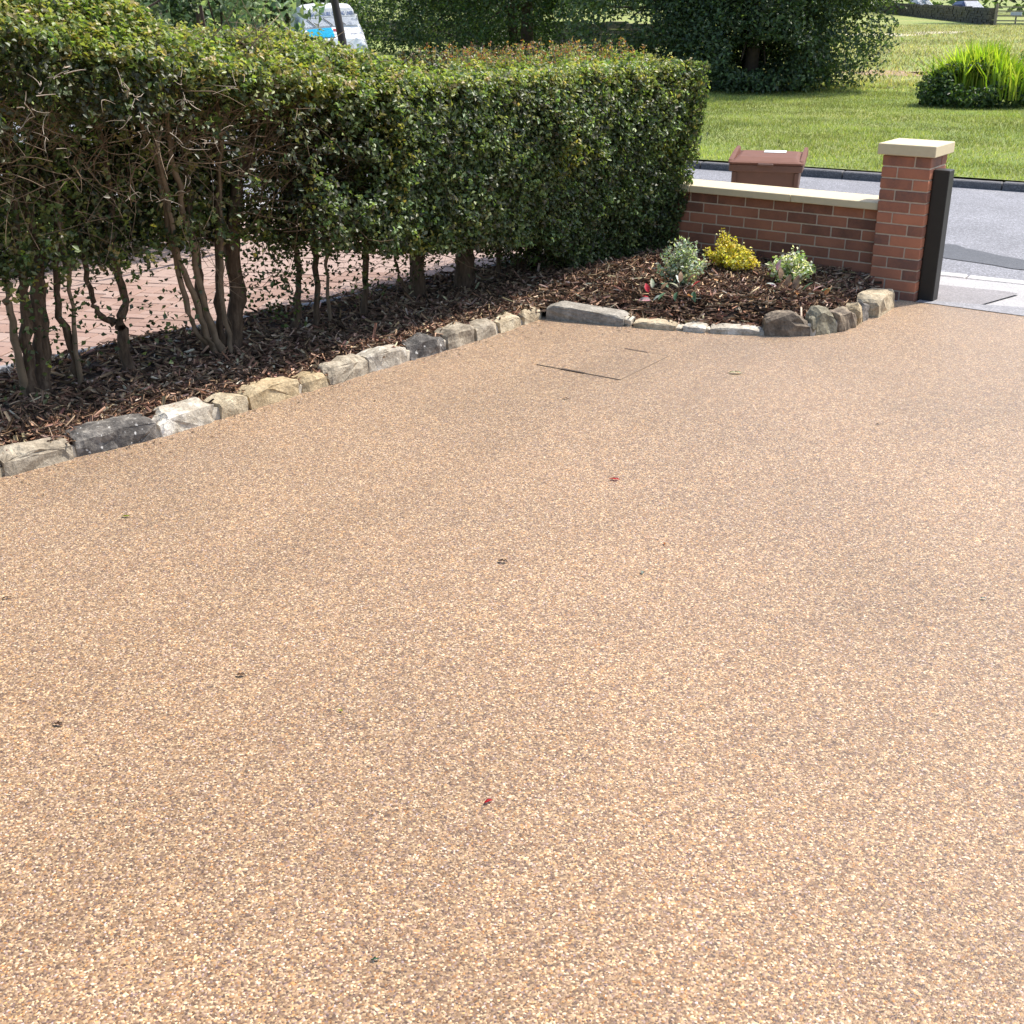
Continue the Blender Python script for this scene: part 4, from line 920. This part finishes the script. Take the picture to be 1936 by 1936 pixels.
tree('broadleaf_tree', 'far tree to the left behind the garden shrubs', (-30.0, 16.5, 0),
     [(0, 0, 3.0, 3.4, 3.0), (2.6, 1.6, 2.6, 2.4, 2.2), (-2.4, -1.8, 3.0, 2.6, 2.4)], 22000, .17, DK, 3.0, .25, TG)
tree('bush', 'dark bushes at the foot of the trees behind the hedge', (-26.5, 29.0, 0), [(0, 0, .9, 2.3, 1.3), (-2.4, -1.5, .9, 1.8, 1.2), (1.6, 1.2, .6, 1.4, .9)], 13000, .14, DK, .8, .07, TG, cat='bush')
# pale garden shrub next door
tree('garden_shrub', 'pale leaved shrub with brown stems above the left of the hedge', (-5.5, -1.35, 0),
     [(-.15, -.6, 2.1, .45, .6), (.1, .05, 2.15, .50, .65), (.35, .55, 2.05, .42, .55), (.15, .3, 1.5, .5, .5), (-.25, -.7, 1.4, .4, .5)], 2600, .085, [(.16, .24, .15), (.26, .34, .22), (.10, .16, .08), (.36, .44, .28)], 2.0, .026, None, trunks=4, cat='shrub', nb=2)
tree('garden_tree', 'small garden tree with brown trunks left of the pale shrub', (-5.75, -2.35, 0),
     [(-.3, -.4, 2.35, .55, .6), (.35, .35, 2.3, .5, .55), (0, 0, 2.9, .7, .6)], 2600, .06, MD, 2.4, .05, None, trunks=2, nb=1)
for k, (x, y, h, lab) in enumerate([(-6.0, -4.2, 1.0, 'bright green leafy plant at the left beyond the block paving'), (-6.1, -3.1, 1.1, 'fresh green border plant seen between the hedge stems'), (-6.2, -2.0, 1.0, 'low green border plant at the back of the neighbouring drive'), (-5.6, -5.4, 1.1, 'green border plant at the extreme left behind the stems')]):
    tree('border_plant', lab, (x, y, 0), [(0, 0, h*.5, .62, h*.5), (.15, .4, h*.4, .45, h*.42), (-.1, -.4, h*.45, .45, h*.45)], 2600, .06, LT+[(.2, .3, .06)], h*.7, .02, 'border plants next door', cat='plant')

# clump of tall sunlit blades with leafy skirt
gc = empty('ornamental_grass', (-4.55, 16.45, 0)); tag(gc, 'clump of tall bright yellow green blades rising from a dark leafy mound', 'plant')
def blades(n, base, h, w, spread, pal, bend):
    a = rng.uniform(0, 2*PI, n); b = np.stack([base[0]+rng.normal(0, base[3], n), base[1]+rng.normal(0, base[3], n), np.full(n, base[2])], 1)
    H = h*rng.uniform(.6, 1.1, n); out = np.stack([np.cos(a), np.sin(a), 0*a], 1)*spread*rng.random((n, 1))
    s = np.stack([-np.sin(a+rng.normal(0, .8, n)), np.cos(a), 0*a], 1)*w
    m = b+out*.35+np.stack([0*a, 0*a, H*.6], 1); t = b+out*(1+bend)+np.stack([0*a, 0*a, H], 1)
    V = np.stack([b-s*.6, b+s*.6, m-s, m+s, t], 1).reshape(-1, 3); i = np.arange(n)[:, None]*5
    F = np.concatenate([i+[[0, 1, 3]], i+[[0, 3, 2]], i+[[2, 3, 4]]], 1).reshape(-1, 3)
    return V, F, np.repeat(mixcol(pal, n), 5, 0)
YG = [(.34, .46, .04), (.46, .54, .06), (.24, .36, .04), (.54, .58, .10)]
for (bx, by, n, h, sp) in ((.12, .1, 620, .98, .40), (.55, .0, 520, .72, .34), (-.45, .0, 260, .72, .50), (-.15, -.1, 300, .9, .6)):
    V, F, C = blades(n, (bx, by, .15, .17), h, .020, sp, YG, .25); mesh_np('blades', V, F, M['blade'], gc, C)['kind'] = 'stuff'
V, F, C = crown(9000, [(0, -.25, .30, .70, .52), (-.55, -.4, .22, .5, .40), (.55, .1, .22, .5, .38)], .085, MD+LT[:2]+[(.09, .15, .04), (.14, .20, .06)]); mesh_np('leafy_mound', V, F, M['dleaf'], gc, C)['kind'] = 'stuff'
tree('bush', 'light green leafy bush at the right edge beside the tall blades', (-3.15, 17.2, 0), [(0, 0, .45, .95, .7), (.8, .5, .5, .8, .75), (-.5, .4, .6, .6, .5), (.9, 1.2, .8, .9, .6)], 9000, .085, LT, .7, .03, TG, cat='bush')

def meadow_mat():
    m = NT('meadow_ground'); p = m.geo()
    f = m.ramp(m.noise(p, 3., 7, .72), [(.28, (.12, .15, .035)), (.5, (.25, .28, .085)), (.72, (.36, .36, .15))])
    b = m.ramp(m.noise(p, .16, 5, .6), [(.32, (.78, .95, .8)), (.68, (1.2, 1.06, 1.15))])
    m.set(Base_Color=m.mix(1.0, f, b, 'MULTIPLY'), Roughness=.85, Specular_IOR_Level=.2); m.bump(m.noise(p, 7., 6, .75), .9, .06); return m.m
mp = [(-60, 16)]+[(x, 21.5+.9*math.sin(x*.9)+.5*math.sin(x*2.3)) for x in np.arange(-40, 20, 1.2)]+[(40, 22), (100, 145), (-170, 145)]
sheet('meadow', mp, meadow_mat(), .004)
# mown grass blades on the near part of the green
def lawn_blades(n, y0, y1, h, w):
    d = y0+(y1-y0)*rng.random(n)**.9; az = rng.uniform(-.58, -.04, n); x = 2.64+d*np.sin(az); y = -8.37+d*np.cos(az)
    x = np.clip(x, -60, 40); k = y > ky(x)+.15; x, y = x[k], y[k]; n = len(x)
    a = rng.uniform(0, 2*PI, n); ln = rng.normal(0, .5, (n, 2))
    P = np.stack([x, y, 0*x], 1); H = h*rng.uniform(.5, 1.3, n)*(.6+.8*noise3(P, 1.2)); s = np.stack([np.cos(a), np.sin(a), 0*a], 1)*w
    t = P+np.stack([ln[:, 0]*H, ln[:, 1]*H, H], 1)
    V = np.stack([P-s, P+s, t], 1).reshape(-1, 3); F = np.arange(n*3).reshape(-1, 3)
    bl = (.72+.56*noise3(P*[.25, 1.2, 1], 1.0))*(.66+.68*noise3(P+40, 1.7))*(.8+.4*noise3(P+11, .35))
    c = np.clip(bl, .35, 1.6)[:, None]*mixcol([(.27, .30, .085), (.33, .35, .11), (.38, .385, .15), (.20, .235, .065)], n)
    return V, F, np.repeat(c, 3, 0)
V, F, C = lawn_blades(170000, 14.2, 33., .042, .006); o = mesh_np('lawn_grass', V, F, M['blade'], None, C); o['kind'] = 'stuff'
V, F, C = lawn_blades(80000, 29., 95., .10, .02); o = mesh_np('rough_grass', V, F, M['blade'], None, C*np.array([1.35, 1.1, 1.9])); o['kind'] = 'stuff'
def patch(name, x, y, rx, ry, mat, seed):
    r = np.random.default_rng(seed); a = np.linspace(0, 2*PI, 40)[:-1]; k = 1+.35*(noise3(np.stack([np.cos(a)*1.7+seed, np.sin(a)*1.7, 0*a], 1), 1.6)-.5)*2
    sheet(name, [(x+rx*math.cos(t)*q, y+ry*math.sin(t)*q, .010) for t, q in zip(a, k)], mat)
patch('bare_soil_patch', -9.4, 25.6, 1.1, 1.3, M['bare'], 3); patch('bare_soil_patch', -8.1, 26.2, .9, 1.0, M['bare'], 5)
patch('pale_soil_patch', -22.2, 58., 2.2, 3.0, M['palebare'], 8); patch('pale_soil_patch', -20.6, 64., 1.6, 2.4, M['palebare'], 9)

# ------------------------------------------------------------------ far edge of the green: stone walls, cars, gate, wood
def stone_wall(name, label, a, b, h, th, n_course, L0):
    root = empty(name, (a[0], a[1], 0)); tag(root, label, 'wall')
    d = Vector((b[0]-a[0], b[1]-a[1], 0)); Ln = d.length; d.normalize(); nrm = Vector((-d.y, d.x, 0)); bm = bmesh.new(); r = random.Random(5)
    for c in range(n_course):
        s = 0; z0 = h*c/n_course; z1 = h*(c+1)/n_course
        while s < Ln:
            l = L0*r.uniform(.6, 1.6); v0 = len(bm.verts); add_box(bm, s+.015, min(s+l, Ln)-.01, r.uniform(-.05, .05), th+r.uniform(-.05, .05), z0+.01, z1+r.uniform(-.02, .01)+(.10*r.random() if c == n_course-1 else 0))
            bm.verts.ensure_lookup_table()
            for v in bm.verts[v0:]: p = d*v.co.x+nrm*v.co.y; v.co = Vector((p.x, p.y, v.co.z))
            s += l
    w = bm_obj('wall_stones', bm, M['st_wall'], root); w['kind'] = 'stuff'; return root
stone_wall('field_wall', 'long dark dry stone wall across the far side of the green', (-23.06, 82.94), (-62, 160), 1.02, .4, 6, .7)
stone_wall('low_stone_wall', 'low weathered stone wall under the trees behind the hedge', (-22.4, 38.5), (-40, 37.5), .85, .4, 4, .6)
def car(label, loc, rz, mat):
    root = empty('parked_car', loc, rz); tag(root, label, 'car', 'cars parked behind the far stone wall')
    def sec(x, z0, z1, w0, w1): return [(x, -w0, z0), (x, -w0, (z0+z1)/2), (x, -w1, z1), (x, w1, z1), (x, w0, (z0+z1)/2), (x, w0, z0)]
    bm_obj('body', loft(bmesh.new(), [sec(-2.1, .4, .85, .78, .70), sec(-1.9, .25, .98, .86, .76), (sec(-.9, .22, .98, .88, .80)), sec(.7, .22, .95, .88, .80), sec(1.7, .24, .82, .84, .72), sec(2.1, .32, .66, .74, .64)]), mat, root)
    bm_obj('cabin', loft(bmesh.new(), [sec(-1.8, .94, .99, .76, .74), sec(-1.2, .94, 1.42, .78, .58), sec(.1, .94, 1.46, .78, .58), sec(.95, .93, .97, .76, .74)]), mat, root)
    for s in (-1, 1): quadobj('side_window', [(-1.25, s*.79, 1.0), (.75, s*.79, 1.0), (.15, s*.625, 1.39), (-1.1, s*.625, 1.39)], M['trim'], root, .01)
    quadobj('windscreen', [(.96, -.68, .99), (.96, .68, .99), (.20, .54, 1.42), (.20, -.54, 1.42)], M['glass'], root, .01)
    for s in (-1, 1):
        box_obj('headlight', (1.93, 2.09, s*.58-.14, s*.58+.14, .58, .72), M['lamp_glass'], root, .03)
        for x in (-1.3, 1.3):
            th = np.linspace(0, 2*PI, 17)[:-1]; bm_obj('wheel', loft(bmesh.new(), [[(x+.31*math.cos(a), s*.80, .31+.31*math.sin(a)) for a in th], [(x+.31*math.cos(a), s*.90, .31+.31*math.sin(a)) for a in th]]), M['rubber'], root)
car('blue car parked behind the far stone wall', (-29.6, 98.6, 0), math.radians(-46.), plain('blue_car_paint', (.055, .075, .16), .3, var=.03))
car('pale silver car left of the blue car behind the far wall', (-41.2, 121.6, 0), math.radians(-46.), plain('silver_car_paint', (.55, .57, .58), .3, var=.03))
fg = empty('field_gate', (-23.0, 82.8, 0)); tag(fg, 'weathered timber field gate at the end of the far stone wall', 'gate'); M['wood'] = plain('weathered_wood', (.25, .21, .16), .85, var=.3, scale=8)
for x in (0, 3.6): box_obj('gate_post', (x-.08, x+.08, -.08, .08, -.1, 1.35), M['wood'], fg, .01)
for z in (.3, .6, .9, 1.15): box_obj('rail', (.09, 3.51, -.03, .03, z-.04, z+.04), M['wood'], fg)
wb = empty('white_barrier', (-23.2, 87.0, .0)); tag(wb, 'low white boards seen through the field gate', 'barrier')
for x in (0, 1.5, 3.0): box_obj('board', (x, x+.75, -.04, .04, .55, .80), plain('white_board', (.72, .70, .66), .7), wb)
for x in (.37, 1.87, 3.37): box_obj('upright', (x-.05, x+.05, .045, .1, -.05, .8), M['wood'], wb)
tree('roadside_tree', 'thick trunked tree behind the field gate at the top right corner', (-22.6, 90.5, 0), [(0, 0, 6.0, 4.0, 2.6), (2.5, 1, 5.4, 3, 2.2), (-2.5, 0, 5.6, 3, 2.2)], 9000, .28, DK, 5.0, .42, None)
def wood(name, n, r0, r1, a0, a1, h, size, pal):
    a = rng.uniform(a0, a1, n); r = rng.uniform(r0, r1, n); x = 2.6+np.sin(a)*r; y = -8.4+np.cos(a)*r
    z = rng.random(n)**.8*h*(.7+.6*noise3(np.stack([x, y, 0*x], 1), .12)); P = np.stack([x, y, z], 1)
    k = noise3(P, .45) > .3; P = P[k]
    V, F, C = leaves(P, np.tile([0, -.4, .6], (len(P), 1)), size, size*.6, mixcol(pal, len(P), None, .25), .8); mesh_np(name, V, F, M['dleaf'], None, C)['kind'] = 'stuff'
wood('distant_wood', 42000, 135, 175, -1.35, .35, 13., .9, DK+MD)
